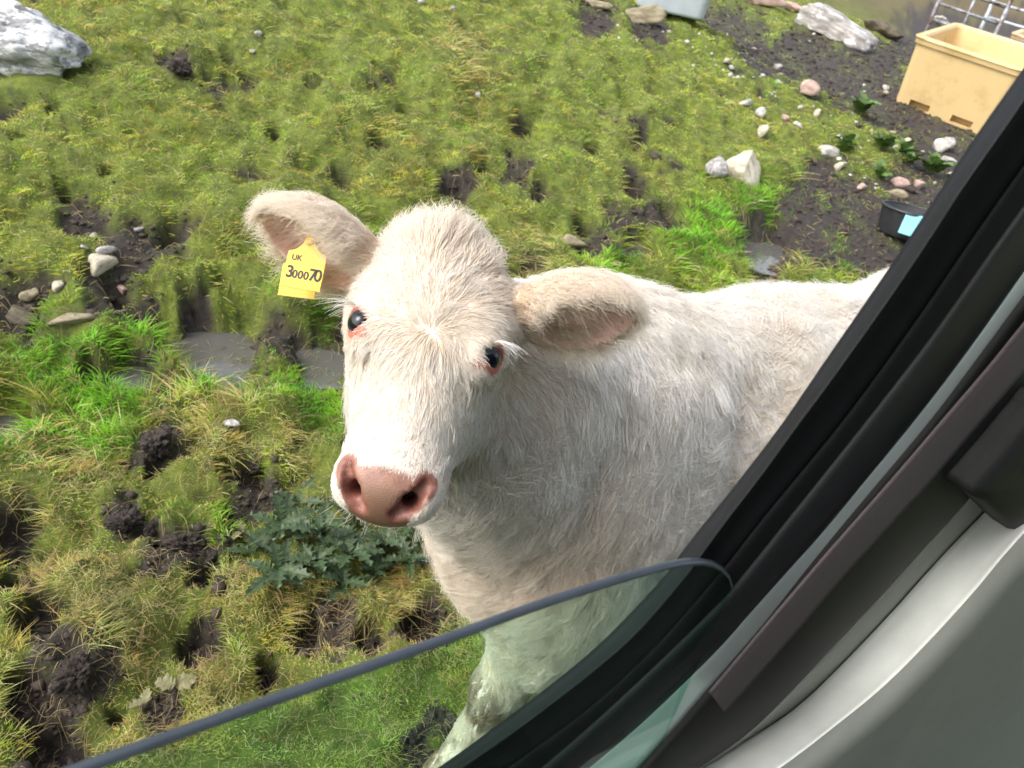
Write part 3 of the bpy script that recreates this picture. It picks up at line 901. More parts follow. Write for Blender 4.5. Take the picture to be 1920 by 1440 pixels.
def crate(px, py, yaw, tilt, W, Dp, Hh, mat, label, name='fish_crate', dz=0.0):
    """double walled plastic tub: tapered, rounded, rimmed, with two fork slots in each short side"""
    root, d = ground_at(px, py)
    root = root + np.array([-math.sin(yaw), math.cos(yaw), 0]) * Dp * 0.45
    root[2] += 0.03 + dz
    R = empty(name, root)
    R.rotation_euler = (math.radians(tilt[0]), math.radians(tilt[1]), yaw)
    tag(R, label, 'crate', 'plastic fish crates by the gate')
    # ring in the plan: list of (x, y, slot flag); short sides face -y and +y
    def ring(w, dd, rc, pull=None):
        pts_ = []
        hx, hy = w / 2, dd / 2
        xs = [-0.34, -0.34, -0.12, -0.12, 0.12, 0.12, 0.34, 0.34]
        fl = [0, 1, 1, 0, 0, 1, 1, 0]
        for x_, f_ in zip(xs, fl):
            pts_.append((x_ * w, -hy + (pull or 0) * f_))
        for cx_, cy_, a0 in ((hx - rc, -hy + rc, -90), (hx - rc, hy - rc, 0)):
            for k_ in range(7):
                a_ = math.radians(a0 + 15 * k_); pts_.append((cx_ + rc * math.cos(a_), cy_ + rc * math.sin(a_)))
        for x_, f_ in zip(xs[::-1], fl):
            pts_.append((x_ * w, hy - (pull or 0) * f_))
        for cx_, cy_, a0 in ((-hx + rc, hy - rc, 90), (-hx + rc, -hy + rc, 180)):
            for k_ in range(7):
                a_ = math.radians(a0 + 15 * k_); pts_.append((cx_ + rc * math.cos(a_), cy_ + rc * math.sin(a_)))
        return pts_
    def tap(z):
        return 0.90 + 0.10 * z / Hh
    prof = [(0.0, 0, 0.97), (0.025, 0, 1.0), (0.045, 0, 1.0), (0.0451, 1, 1.0), (0.115, 1, 1.0), (0.1151, 0, 1.0), (0.15, 0, 1.0), (0.3, 0, 1.0), (Hh - 0.075, 0, 1.0), (Hh - 0.07, 0, 1.03), (Hh - 0.02, 0, 1.035), (Hh, 0, 1.02)]
    vs, n_ = [], None
    for z_, p_, s_ in prof:
        rg_ = ring(W * tap(z_) * s_, Dp * tap(z_) * s_, 0.07, 0.10 if p_ else 0)
        n_ = len(rg_); vs += [(x_, y_, z_) for x_, y_ in rg_]
    for z_, s_ in ((Hh, 0.93), (Hh - 0.02, 0.90), (0.16, 0.86), (0.14, 0.80)):
        vs += [(x_, y_, z_) for x_, y_ in ring(W * tap(z_) * s_, Dp * tap(z_) * s_, 0.07)]
    fs = []
    L_ = len(prof) + 4
    for i in range(L_ - 1):
        for j in range(n_):
            fs.append((i * n_ + j, i * n_ + (j + 1) % n_, (i + 1) * n_ + (j + 1) % n_, (i + 1) * n_ + j))
    fs.append(tuple(range(n_))[::-1]); fs.append(tuple((L_ - 1) * n_ + j for j in range(n_)))
    me = mesh_from('tub', vs, fs, False)
    tub = link('tub', me, mat, R)
    bv = tub.modifiers.new('soft', 'BEVEL'); bv.width = 0.008; bv.segments = 2; bv.limit_method = 'ANGLE'; bv.angle_limit = math.radians(35)
    # raised rim moulding
    vs, fs = [], []
    for z_, s_ in ((Hh - 0.022, 1.035), (Hh - 0.020, 1.05), (Hh - 0.006, 1.05), (Hh - 0.002, 1.03)):
        vs += [(x_, y_, z_) for x_, y_ in ring(W * tap(z_) * s_, Dp * tap(z_) * s_, 0.075)]
    for i in range(3):
        for j in range(n_):
            fs.append((i * n_ + j, i * n_ + (j + 1) % n_, (i + 1) * n_ + (j + 1) % n_, (i + 1) * n_ + j))
    link('rim', mesh_from('rim', vs, fs), mat, R)
    return R
crate(1760, 219, math.radians(-35), (8.0, 5.0), 1.05, 1.25, 0.70, M_tub, 'yellow plastic fish crate with two fork slots beside the track')
crate(1925, 165, math.radians(-35), (7, 5.0), 1.05, 1.25, 0.66, M_tub2, 'peach coloured fish crate half hidden behind the yellow crate')

# ------------------------------------------------------------------ bucket and blue board
bq, bd = ground_at(1690, 440)
bk = empty('bucket', bq); bk.rotation_euler = (math.radians(-3), 0, 0)
tag(bk, 'black rubber feed bucket with a thick rolled rim', 'bucket')
M_bucket = mat_simple('bucket_rubber', (0.022, 0.024, 0.026), 0.45, 0.4, 14, 0.3, 60)
def lathe(prof, n_=48):
    vs = [(r_ * math.cos(2 * math.pi * j / n_), r_ * math.sin(2 * math.pi * j / n_), z_) for r_, z_ in prof for j in range(n_)]
    fs = [(i * n_ + j, i * n_ + (j + 1) % n_, (i + 1) * n_ + (j + 1) % n_, (i + 1) * n_ + j) for i in range(len(prof) - 1) for j in range(n_)]
    return vs, fs
brad = 55 * bd / FPX
link('shell', mesh_from('shell', *lathe([(0.01, 0.0), (brad * .80, 0.0), (brad * .82, 0.01), (brad * .95, brad * .82), (brad * .96, brad * .85), (brad * .91, brad * .84), (brad * .78, 0.04), (0.01, 0.035)])), M_bucket, bk)
rimp = [(brad * (0.955 + 0.05 * math.cos(a_)), brad * (0.86 + 0.05 * math.sin(a_))) for a_ in np.linspace(0, 2 * math.pi, 13)]
link('rim', mesh_from('rim', *lathe(rimp)), M_bucket, bk)
link('feed_dregs', mesh_from('feed_dregs', *lathe([(0.005, brad * .66), (brad * .5, brad * .65), (brad * .90, brad * .62)])), mat_simple('bucket_dregs', (0.10, 0.085, 0.065), 0.8, 0.7, 25, 0.8, 60), bk)
def box(name, size, mat, parent=None, loc=(0, 0, 0), rot=(0, 0, 0), bev=0.004):
    import bmesh
    bm = bmesh.new()
    bmesh.ops.create_cube(bm, size=1.0)
    for v_ in bm.verts:
        v_.co = Vector((v_.co.x * size[0], v_.co.y * size[1], v_.co.z * size[2]))
    if bev:
        bmesh.ops.bevel(bm, geom=bm.edges[:] , offset=bev, segments=2, affect='EDGES', profile=0.6)
    me = bpy.data.meshes.new(name); bm.to_mesh(me); bm.free()
    o = link(name, me, mat, parent, loc); o.rotation_euler = rot
    return o
M_blue = mat_simple('blue_plastic', (0.22, 0.55, 0.66), 0.35, 0.12, 8)
pb, pd2 = ground_at(1716, 440)
pb = pb + nrm(np.array([-pb[0], -pb[1], 0])) * 0.24
bb = box('blue_board', (50 * pd2 / FPX, 0.012, 38 * pd2 / FPX), M_blue, None, P(1719, 425, (pb - CAM) @ _F - 0.10), (math.radians(-14), 0, math.radians(-24)), 0.006)
tag(bb, 'light blue plastic board leaning on the black bucket', 'board')

# ------------------------------------------------------------------ gates, trough
def tube(a_, b_, r_, n_=10):
    a_ = np.asarray(a_, float); b_ = np.asarray(b_, float)
    d_ = nrm(b_ - a_); u_ = nrm(np.cross(d_, [0.3, 0.9, 0.2])); w_ = np.cross(d_, u_)
    vs = [tuple(p_ + r_ * (u_ * math.cos(2 * math.pi * j / n_) + w_ * math.sin(2 * math.pi * j / n_))) for p_ in (a_, b_) for j in range(n_)]
    fs = [(j, (j + 1) % n_, n_ + (j + 1) % n_, n_ + j) for j in range(n_)] + [tuple(range(n_))[::-1], tuple(range(n_, 2 * n_))]
    return vs, fs
def metal(name, c, rust):
    t = NT(name)
    co = t.objco()
    n1 = t.noise(7, 7, 0.7, co)
    col = t.ramp(n1.outputs[0], [(0.45 - rust, tuple(c)), (0.62 - rust, (0.10, 0.045, 0.022))])
    t.principled(col, 0.5, Metallic=0.35)
    return t.m
M_galv = metal('galvanised', (0.42, 0.46, 0.50), -0.05); M_rusty = metal('rusty_rail', (0.34, 0.37, 0.41), 0.03)
def gate(p0, p1, height, n_r, label, mats):
    """a cattle hurdle: two uprights, rails, one brace"""
    p0, p1 = np.asarray(p0, float), np.asarray(p1, float)
    G = empty('cattle_gate', p0); tag(G, label, 'gate', 'galvanised cattle gates behind the crates')
    dv = p1 - p0
    Z = np.array([0, 0, 1.0])
    for s_ in (0.0, 1.0):
        link('post', mesh_from('post', *tube(dv * s_ - Z * 0.1, dv * s_ + Z * (height + 0.04), 0.028)), mats[0], G)
    for k_ in range(n_r):
        h_ = 0.16 + (height - 0.16) * k_ / (n_r - 1)
        link('rail', mesh_from('rail', *tube(Z * h_, dv + Z * h_, 0.020)), mats[1] if k_ % 2 else mats[0], G)
    link('brace', mesh_from('brace', *tube(dv * 0.5 + Z * 0.16, dv * 0.5 + Z * height, 0.018)), mats[0], G)
ga, da_ = ground_at(1726, 90)
gdir = nrm(np.array([0.9, 0.42, 0.0]))
def gp_(px, py, depth):
    q_ = P(px, py, depth); q_[2] = float(gh(np.array([q_[0]]), np.array([q_[1]]))[0]); return q_
gate(gp_(1728, 80, 10.6), gp_(1850, 100, 10.2), 1.15, 6, 'rusty cattle gate at the left behind the yellow crate', (M_rusty, M_rusty))
gate(gp_(1832, 70, 10.9), gp_(2010, 110, 10.4), 1.10, 6, 'shiny grey cattle gate at the right behind the crates', (M_galv, M_galv))
# folded feed bags by the gate
for px, py, w_, lab in ((1764, 48, 60, 'crumpled white sack lying behind the rusty gate'), (1795, 60, 40, 'small white sack right of the crumpled one')):
    stone('feed_sack', px, py, w_, 'white', lab, 'sack', (1, .7, .5), None, 4, 0.25, 9, 'white sacks behind the gate', 0.3, smooth=True)

# trough: a galvanised tank seen only by its lower corner
tq, td = ground_at(1250, 26)
tr = empty('water_trough', tq); tr.rotation_euler = (math.radians(-5), math.radians(0), math.radians(-2))
tag(tr, 'blue grey galvanised water trough cut by the top edge', 'trough')
W_, D_, H_ = 150 * td / FPX, 0.55, 0.5
M_trough = mat_simple('trough_zinc', (0.50, 0.56, 0.60), 0.45, 0.12, 6, Metallic=0.2)
vs, fs = [], []
def rrect(w_, d_, rc, n_=5):
    out = []
    for cx_, cy_, a0 in ((w_ / 2 - rc, d_ / 2 - rc, 0), (-w_ / 2 + rc, d_ / 2 - rc, 90), (-w_ / 2 + rc, -d_ / 2 + rc, 180), (w_ / 2 - rc, -d_ / 2 + rc, 270)):
        for k_ in range(n_):
            a_ = math.radians(a0 + 90 * k_ / (n_ - 1)); out.append((cx_ + rc * math.cos(a_), cy_ + rc * math.sin(a_)))
    return out
for z_, s_ in ((0, 0.86), (0.02, 0.88), (H_, 1.0), (H_ + 0.02, 1.02), (H_ + 0.02, 0.97), (0.05, 0.84)):
    vs += [(x_, y_, z_) for x_, y_ in rrect(W_ * s_, D_ * s_, 0.08)]
m_ = 20
for i in range(5):
    for j in range(m_):
        fs.append((i * m_ + j, i * m_ + (j + 1) % m_, (i + 1) * m_ + (j + 1) % m_, (i + 1) * m_ + j))
fs.append(tuple(range(m_))[::-1]); fs.append(tuple(5 * m_ + j for j in range(m_)))
link('tank', mesh_from('tank', vs, fs), M_trough, tr)
vs, fs = lathe([(0.001, 0), (0.016, 0), (0.016, 1.0), (0.001, 1.0)], 12)
rimv = []
loop = rrect(W_ * 1.02, D_ * 1.02, 0.08)
rv, rf = [], []
for i, (x_, y_) in enumerate(loop):
    for j in range(8):
        a_ = 2 * math.pi * j / 8
        s_ = 1 + 0.02 * math.cos(a_) / 0.5
        rv.append((x_ * s_, y_ * s_, H_ + 0.02 + 0.016 * math.sin(a_)))
for i in range(m_):
    for j in range(8):
        rf.append((i * 8 + j, ((i + 1) % m_) * 8 + j, ((i + 1) % m_) * 8 + (j + 1) % 8, i * 8 + (j + 1) % 8))
link('rim', mesh_from('rim', rv, rf), M_trough, tr)

# ------------------------------------------------------------------ thistles and broad leaved weeds
def leaf_mesh(name, lobes, spike, width, curl, seed):
    """a lobed, folded leaf along +X, one unit long"""
    rg = np.random.default_rng(seed)
    n_ = lobes * 4 + 1
    xs = np.linspace(0, 1, n_)
    env = width * np.sin(np.pi * np.clip(xs, 0, 1) ** 0.75) ** 0.8 + 0.01
    ed = np.array([env[i] * (1 + spike * (1.0 if i % 4 == 2 else (-0.55 if i % 4 == 0 else 0.1))) for i in range(n_)])
    ed[-1] = 0.004
    sw = np.array([0.04 if i % 4 == 2 else 0 for i in range(n_)])
    vs, fs = [], []
    for i, x_ in enumerate(xs):
        zc_ = curl * (x_ - x_ * x_ * 1.1)
        z_up = 0.25 * ed[i] + (0.05 * rg.normal() if i % 4 == 2 else 0)
        vs += [(x_, 0, zc_), (x_ + sw[i], ed[i], zc_ + z_up), (x_ + sw[i], -ed[i], zc_ + z_up + 0.02 * rg.normal())]
    for i in range(n_ - 1):
        a_, b_ = i * 3, (i + 1) * 3
        fs += [(a_, b_, b_ + 1, a_ + 1), (a_, a_ + 2, b_ + 2, b_)]
    return mesh_from(name, vs, fs, False)
def leaf_mat(name, c):
    t = NT(name)
    co = t.objco()
    n1 = t.noise(9, 6, 0.65, co)
    c = np.array(c)
    col = t.ramp(n1.outputs[0], [(0.3, tuple(c * 0.6)), (0.55, tuple(c)), (0.75, tuple(c * 1.5 + 0.02))])
    t.principled(col, 0.5, Specular_IOR_Level=0.4)
    return t.m
M_thistle = leaf_mat('thistle_leaf', (0.045, 0.078, 0.028)); M_dock = leaf_mat('weed_leaf', (0.12, 0.20, 0.05)); M_dead = leaf_mat('withered_leaf', (0.20, 0.19, 0.09))
TL = [leaf_mesh('thistle_leaf', 5, 0.68, 0.125, c_, s_) for c_, s_ in ((0.35, 1), (0.55, 2), (0.2, 3))]
for m_e in TL: m_e.materials.append(M_thistle)
DL = [leaf_mesh('weed_leaf', 3, 0.12, 0.30, c_, s_) for c_, s_ in ((0.35, 4), (0.5, 5))]
for m_e in DL: m_e.materials.append(M_dock)
XL = [leaf_mesh('withered_leaf', 3, 0.35, 0.30, 0.2, 9)]
for m_e in XL: m_e.materials.append(M_dead)
def plant(name, px, py, n_leaf, Lpx, meshes, label, cat, group, up=(0.25, 0.7), seed=0):
    rg = np.random.default_rng(seed + int(px))
    q_, d_ = ground_at(px, py)
    R = empty(name, q_); tag(R, label, cat, group)
    a0 = rg.uniform(0, 6.28)
    for k_ in range(n_leaf):
        me = meshes[rg.integers(len(meshes))]
        o = bpy.data.objects.new('leaf', me); COL.objects.link(o); o.parent = R
        s_ = Lpx * d_ / FPX * rg.uniform(0.7, 1.2)
        o.scale = (s_, s_ * rg.uniform(0.9, 1.3), s_)
        an = a0 + 2.4 * k_ + rg.normal(0, 0.2)
        el = rg.uniform(*up) * (1.0 if k_ > n_leaf * 0.4 else 0.6)
        o.rotation_euler = Euler((rg.normal(0, 0.25), -el, an), 'XYZ')
        o.location = (0, 0, 0.012 + 0.02 * (k_ / n_leaf))
    return R
TG = 'thistles growing under the calf head'
for k_, a in enumerate([(525, 995, 9, 78, 'star shaped thistle left below the calf nose'), (560, 955, 7, 55, 'highest thistle beside the calf muzzle'), (600, 1015, 9, 72, 'broad thistle in the middle of the thistle patch'),
    (665, 985, 8, 66, 'thistle just under the calf chin'), (590, 1070, 9, 70, 'thistle at the lower centre of the patch'), (520, 1085, 9, 78, 'lowest thistle at the left of the patch'), (655, 1050, 9, 66, 'thistle right of the lower centre one'),
    (720, 1035, 8, 62, 'thistle below the calf muzzle, right half of the patch'), (775, 1000, 8, 60, 'thistle between the calf muzzle and chest'), (640, 1105, 8, 60, 'thistle at the bottom edge of the patch above brown moss'),
    (485, 1040, 7, 60, 'leftmost thistle of the patch'), (765, 1065, 8, 58, 'thistle near the calf chest, bottom right of the patch'), (810, 1035, 7, 52, 'rightmost thistle touching the calf chest'), (700, 1085, 8, 56, 'thistle beside the small brown stem'), (735, 970, 7, 52, 'thistle hidden behind the calf nose')]):
    plant('thistle', a[0], a[1], a[2], a[3], TL, a[4], 'thistle', TG, (0.15, 0.75), k_)
for k_, a in enumerate([(1612, 214, 16, 34, 'blue green weed clump at the edge of the track'), (1742, 328, 18, 42, 'large leafy green weed clump right of the rubble'), (1580, 285, 14, 30, 'bright green weed beside the egg shaped stone'), (1650, 280, 12, 30, 'green weed in the middle of the rubble'), (1690, 292, 12, 28, 'green weed right of the rubble middle'), (1645, 335, 10, 26, 'low green weed left behind the bucket'), (1700, 310, 10, 26, 'low weed above the pink stones')]):
    plant('weed', a[0], a[1], a[2], a[3], DL, a[4], 'weed', 'leafy weeds in the rubble patch', (0.5, 1.2), 40 + k_)
for k_, a in enumerate([(455, 1008, 3, 44, 'pale withered leaf left of the thistles'), (330, 1295, 2, 34, 'pale withered leaves near the bottom left clod'), (275, 1325, 2, 40, 'withered leaf below the bottom left clod')]):
    plant('withered_plant', a[0], a[1], a[2], a[3], XL, a[4], 'plant', 'withered leaves in the grass', (0.05, 0.3), 80 + k_)
print('things', round(time.time() - T0, 1))

# ------------------------------------------------------------------ grass
def grass_candidates(n, r0, r1, a0, a1):
    r = r0 * (r1 / r0) ** (rng.random(n) ** 0.85)
    th = rng.uniform(a0, a1, n)
    return r * np.sin(th), r * np.cos(th), r
NG = 520000
x, y, r = grass_candidates(NG, 0.75, 15.0, math.radians(-56), math.radians(46))
z = gh(x, y)
pr = project(np.c_[x, y, z])
okv = (pr[:, 0] > -250) & (pr[:, 0] < 2150) & (pr[:, 1] > -150) & (pr[:, 1] < 1650) & (pr[:, 2] > 0)
# only a thin stand where the door hides the ground
x, y, r, z = x[okv], y[okv], r[okv], z[okv]
bare, hole, wet, track = masks(x, y)
keepp = (1 - np.clip(bare * 1.02, 0, 1)) * (1 - 0.97 * hole) * (1 - 0.8 * wet)
keepp = np.maximum(keepp, 0.02 * (1 - hole))
tu = tussock(x, y)
keepp = keepp * (0.45 + 0.55 * smoothstep(0.0, 0.35, tu))
for fx_, fy_, fr_ in FOOT:
    keepp[(x - fx_) ** 2 + (y - fy_) ** 2 < (fr_ * 0.85) ** 2] *= 0.03
ok = rng.random(len(x)) < keepp
tu = tu[ok]
x, y, r, z = x[ok], y[ok], r[ok], z[ok]
n = len(x)
dry = field(DRY, x, y, 1.2, 0.5, 14)
lush = field(LUSH, x, y, 1.2, 0.5, 15)
big = fbm2(x, y, 0.85, 101, 3)
mid = fbm2(x, y, 0.22, 103, 3)
fine = noise2(x, y, 0.05, 105)
moss = smoothstep(-0.15, 0.35, fbm2(x, y, 0.6, 107, 2) + 0.32 * smoothstep(-1.2, 0.2, x) - 0.3 * lush)
hgt = 0.023 + 0.009 * mid + 0.024 * lush + 0.010 * dry - 0.008 * moss
hgt = np.clip(hgt, 0.012, 0.1) * rng.uniform(0.55, 1.35, n) * (1 + 0.035 * r)
wid = (0.0008 + 0.00042 * r) * rng.uniform(0.7, 1.3, n) * (1 + 0.25 * lush)
# colours
lime = np.array([0.26, 0.42, 0.022]); lushc = np.array([0.15, 0.34, 0.030]); olive = np.array([0.25, 0.30, 0.040])
straw = np.array([0.60, 0.47, 0.22]); gold = np.array([0.42, 0.37, 0.10]); darkg = np.array([0.09, 0.15, 0.020])
def mixc(c, d, m):
    return c * (1 - m[:, None]) + d * m[:, None]
c = np.tile(olive, (n, 1))
c = mixc(c, lime, moss * 0.75)
c = mixc(c, lushc, np.clip(lush, 0, 1) * 0.9)
c = mixc(c, gold, smoothstep(0.0, 0.55, mid) * 0.55 * (1 - lush))
c = mixc(c, darkg, smoothstep(0.15, 0.7, -mid) * 0.6)
c = mixc(c, lime * 1.15, smoothstep(0.25, 0.7, big) * 0.4)
c = mixc(c, np.array([0.30, 0.25, 0.085]), smoothstep(2.1, 1.5, r) * 0.38 * (1 - 0.7 * lush))
c = mixc(c, np.array([0.28, 0.235, 0.065]), smoothstep(0.05, 0.55, fbm2(x, y, 0.42, 141, 2)) * (0.65 - 0.3 * moss) * (1 - lush))
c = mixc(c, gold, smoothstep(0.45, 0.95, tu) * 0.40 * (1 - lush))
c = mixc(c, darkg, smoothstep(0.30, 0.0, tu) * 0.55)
pd = 0.10 + 0.10 * smoothstep(0.0, 0.6, big) + 0.50 * dry + 0.10 * smoothstep(2.1, 1.5, r) - 0.08 * lush + 0.12 * (r > 3.0) * 0
isdry = rng.random(n) < pd
c[isdry] = straw * rng.uniform(0.55, 1.15, (isdry.sum(), 1))
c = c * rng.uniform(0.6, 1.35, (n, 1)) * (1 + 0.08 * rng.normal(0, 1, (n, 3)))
# every tuft has its own tone, height and lie
wx, wy = x + 0.05 * noise2(x, y, 0.09, 121), y + 0.05 * noise2(x, y, 0.09, 122)
cell = 0.075
kx, ky = np.floor(wx / cell).astype(np.int64), np.floor(wy / cell).astype(np.int64)
h1, h2, h3 = _hash(kx, ky, kx * 0, 1), _hash(kx, ky, kx * 0, 2), _hash(kx, ky, kx * 0, 3)
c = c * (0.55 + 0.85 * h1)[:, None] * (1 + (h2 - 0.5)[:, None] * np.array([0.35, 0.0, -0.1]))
hgt = hgt * (0.55 + 0.95 * h3) * (0.54 + 0.36 * smoothstep(1.6, 3.2, r))
c = np.clip(c * np.array([1.36, 1.46, 1.2]), 0.010, 0.85)
hgt = np.where(isdry, hgt * 1.25, hgt)
# direction: leaning with the tussock's slope and a wandering combing
eps = 0.03
sl = np.stack([-(gh(x + eps, y) - gh(x - eps, y)), -(gh(x, y + eps) - gh(x, y - eps))], -1) / (2 * eps)
th = 1.3 * (h2 * 6.28) + 1.2 * fbm2(x, y, 0.3, 111, 2) * math.pi + rng.normal(0, 1.3, n)
lean = np.stack([np.cos(th), np.sin(th)], -1) * (0.55 + 0.5 * rng.random(n))[:, None] + sl * 0.8
lean[isdry] *= 1.5
lean *= (1 - 0.35 * lush)[:, None]
K2 = 4
tt2 = np.linspace(0, 1, K2)
gp = np.empty((n, K2, 3), np.float32)
for k, t_ in enumerate(tt2):
    gp[:, k, 0] = x + lean[:, 0] * hgt * t_ ** 1.5
    gp[:, k, 1] = y + lean[:, 1] * hgt * t_ ** 1.5
    gp[:, k, 2] = z - 0.003 + hgt * (t_ - np.where(isdry, 0.42, 0.30) * t_ * t_)
gr = wid[:, None] * 0.5 * np.array([0.75, 1.0, 0.72, 0.12])[None]
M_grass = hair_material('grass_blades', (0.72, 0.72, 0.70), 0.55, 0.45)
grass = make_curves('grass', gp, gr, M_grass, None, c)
tag(grass, 'short uneven green and straw coloured pasture grass', 'grass', kind='stuff')
print('grass', n, round(time.time() - T0, 1))

# crumbs of soil on the trodden ground, bits of dead stalk lying about
nb_ = 90000
x, y, r = grass_candidates(nb_, 0.8, 15.0, math.radians(-56), math.radians(46))
bare, hole, wet, track = masks(x, y)
ok = (rng.random(nb_) < bare * 0.9) & (wet < 0.3)
x, y, r = x[ok][:14000], y[ok][:14000], r[ok][:14000]
n = len(x)
import bmesh
bm = bmesh.new(); bmesh.ops.create_icosphere(bm, subdivisions=1, radius=1.0)
iv = np.array([p.co[:] for p in bm.verts]); fi_ = np.array([[q.index for q in fc.verts] for fc in bm.faces]); bm.free()
sz = rng.lognormal(-5.35, 0.5, n) * (0.7 + 0.22 * r)
sz = np.minimum(sz, 0.045)
lump = iv[None] * (1 + 0.28 * rng.normal(0, 1, (n, len(iv), 1))) * sz[:, None, None] * np.array([1, 0.9, 0.5])
lump = lump + np.stack([x, y, gh(x, y) + sz * 0.08], -1)[:, None]
fcs = (fi_[None] + (np.arange(n) * len(iv))[:, None, None]).reshape(-1, 3)
M_crumb = mat_simple('soil_crumb', (0.050, 0.038, 0.030), 0.9, 0.7, 14, 0.6, 300)
cr_o = link('soil_crumbs', mesh_from('soil_crumbs', lump.reshape(-1, 3), fcs, False), M_crumb)
tag(cr_o, 'loose dark crumbs of trodden soil', 'soil', kind='stuff')
ns_ = 34000
x, y, r = grass_candidates(ns_, 0.8, 7.0, math.radians(-56), math.radians(46))
dk = rng.random(ns_) < 0.35 + 0.5 * field(DRY, x, y, 1.2, 0.5, 14)
x, y, r = x[dk], y[dk], r[dk]; n = len(x)
th = rng.uniform(0, 6.28, n); L_ = rng.uniform(0.015, 0.05, n) * (1 + 0.1 * r)
sp = np.empty((n, 3, 3), np.float32)
bend = rng.normal(0, 0.4, n)
for k, t_ in enumerate((-0.5, 0.0, 0.5)):
    xx = x + np.cos(th + bend * t_) * L_ * t_; yy = y + np.sin(th + bend * t_) * L_ * t_
    sp[:, k, 0], sp[:, k, 1] = xx, yy
    sp[:, k, 2] = gh(xx, yy) + 0.006 + 0.014 * rng.random(n) + (0.006 if k == 1 else 0)
scol = np.array([0.55, 0.43, 0.22]) * rng.uniform(0.35, 1.25, (n, 1))
straw_o = make_curves('dead_stalks', sp, np.tile(((0.0006 + 0.0003 * r) * 0.5)[:, None], (1, 3)), M_grass, None, np.clip(scol, 0, 0.85))
tag(straw_o, 'dead straw coloured stalks lying in the grass', 'straw', kind='stuff')

# ================================================================== the calf
# body frame: e towards the tail, p towards the car, z up; origin on the ground under the withers
BO = np.array([0.15, 1.17, 0.0])
BE = np.array([math.sin(math.radians(58)), math.cos(math.radians(58)), 0])
BP = np.array([BE[1], -BE[0], 0])
BZ = np.array([0, 0, 1.0])
def B(e, p, z):
    return BO + BE * e + BP * p + BZ * z
# head frame: w to the picture's right, a down the face, f out of the face; origin between the eyes
_cx, _cy, _cz = _R, -_U, -_F                      # camera right, down, towards the camera
def camv(x, y, z):
    return x * _cx + y * _cy + z * _cz
HA = nrm(camv(-0.215, 0.93, 0.30))
HW = camv(0.955, 0.29, 0.045)
HW = nrm(HW - HA * (HW @ HA))
HF = np.cross(HA, HW)
HO = P(793, 622, 0.81)
HM = np.stack([HW, HA, HF], 1)
def H(w, a, f):
    return HO + HW * w + HA * a + HF * f
def to_head(p):
    return (p - HO) @ HM

def sd_ell(p, c, r, M=None):
    q = p - c
    if M is not None:
        q = q @ M
    r = np.asarray(r, np.float32)
    qr = q / r
    k0 = np.sqrt((qr * qr).sum(-1))
    qr = qr / r
    k1 = np.sqrt((qr * qr).sum(-1)) + 1e-9
    return k0 * (k0 - 1) / k1

def sd_cone(p, a, b, ra, rb):
    """capsule with a radius that runs from ra to rb"""
    ba = b - a
    h = np.clip(((p - a) @ ba) / (ba @ ba), 0, 1)
    q = p - a - h[:, None] * ba
    return np.sqrt((q * q).sum(-1)) - (ra + (rb - ra) * h)

def smin(a, b, k):
    h = np.clip(0.5 + 0.5 * (b - a) / k, 0, 1)
    return b + (a - b) * h - k * h * (1 - h)
def smax(a, b, k):
    return -smin(-a, -b, k)

EYE_R = 0.0172
TEAR = np.array([-0.004, 0.0145, 0.0150])                # from eye centre to its inner corner
EYES = [np.array([-0.066, -0.001, -0.021]), np.array([0.067, 0.002, -0.030])]      # head frame
# ears: base, tip (world), direction the opening faces
EARS = []
def ear_frame(base, tip, opening):
    x = nrm(tip - base)
    zf = nrm(opening - x * (opening @ x))
    y = np.cross(zf, x)
    return dict(base=base, tip=tip, x=x, y=y, z=zf, L=np.linalg.norm(tip - base), M=np.stack([x, y, zf], 1))
EARS.append(ear_frame(H(-0.070, -0.082, -0.085), P(500, 408, 0.90), camv(-0.70, 0.52, 0.48)))
EARS.append(ear_frame(H(0.076, -0.075, -0.085), P(1186, 590, 0.90), camv(0.60, 0.66, 0.43)))

def sd_ear(p, E):
    q = ((p - E['base']) @ E['M']).astype(np.float32)
    L = E['L']
    c = np.array([L * 0.56, 0, 0])
    d = sd_ell(q, c, (L * 0.47, 0.056, 0.040))
    inner = sd_ell(q, c + np.array([0.006, 0.0, 0.022]), (L * 0.44, 0.048, 0.041))
    d = smax(d, -inner, 0.006)
    stem = sd_cone(q, np.array([-0.02, 0, 0.0]), np.array([L * 0.36, 0, -0.016]), 0.030, 0.020)
    return smin(d, stem, 0.02)

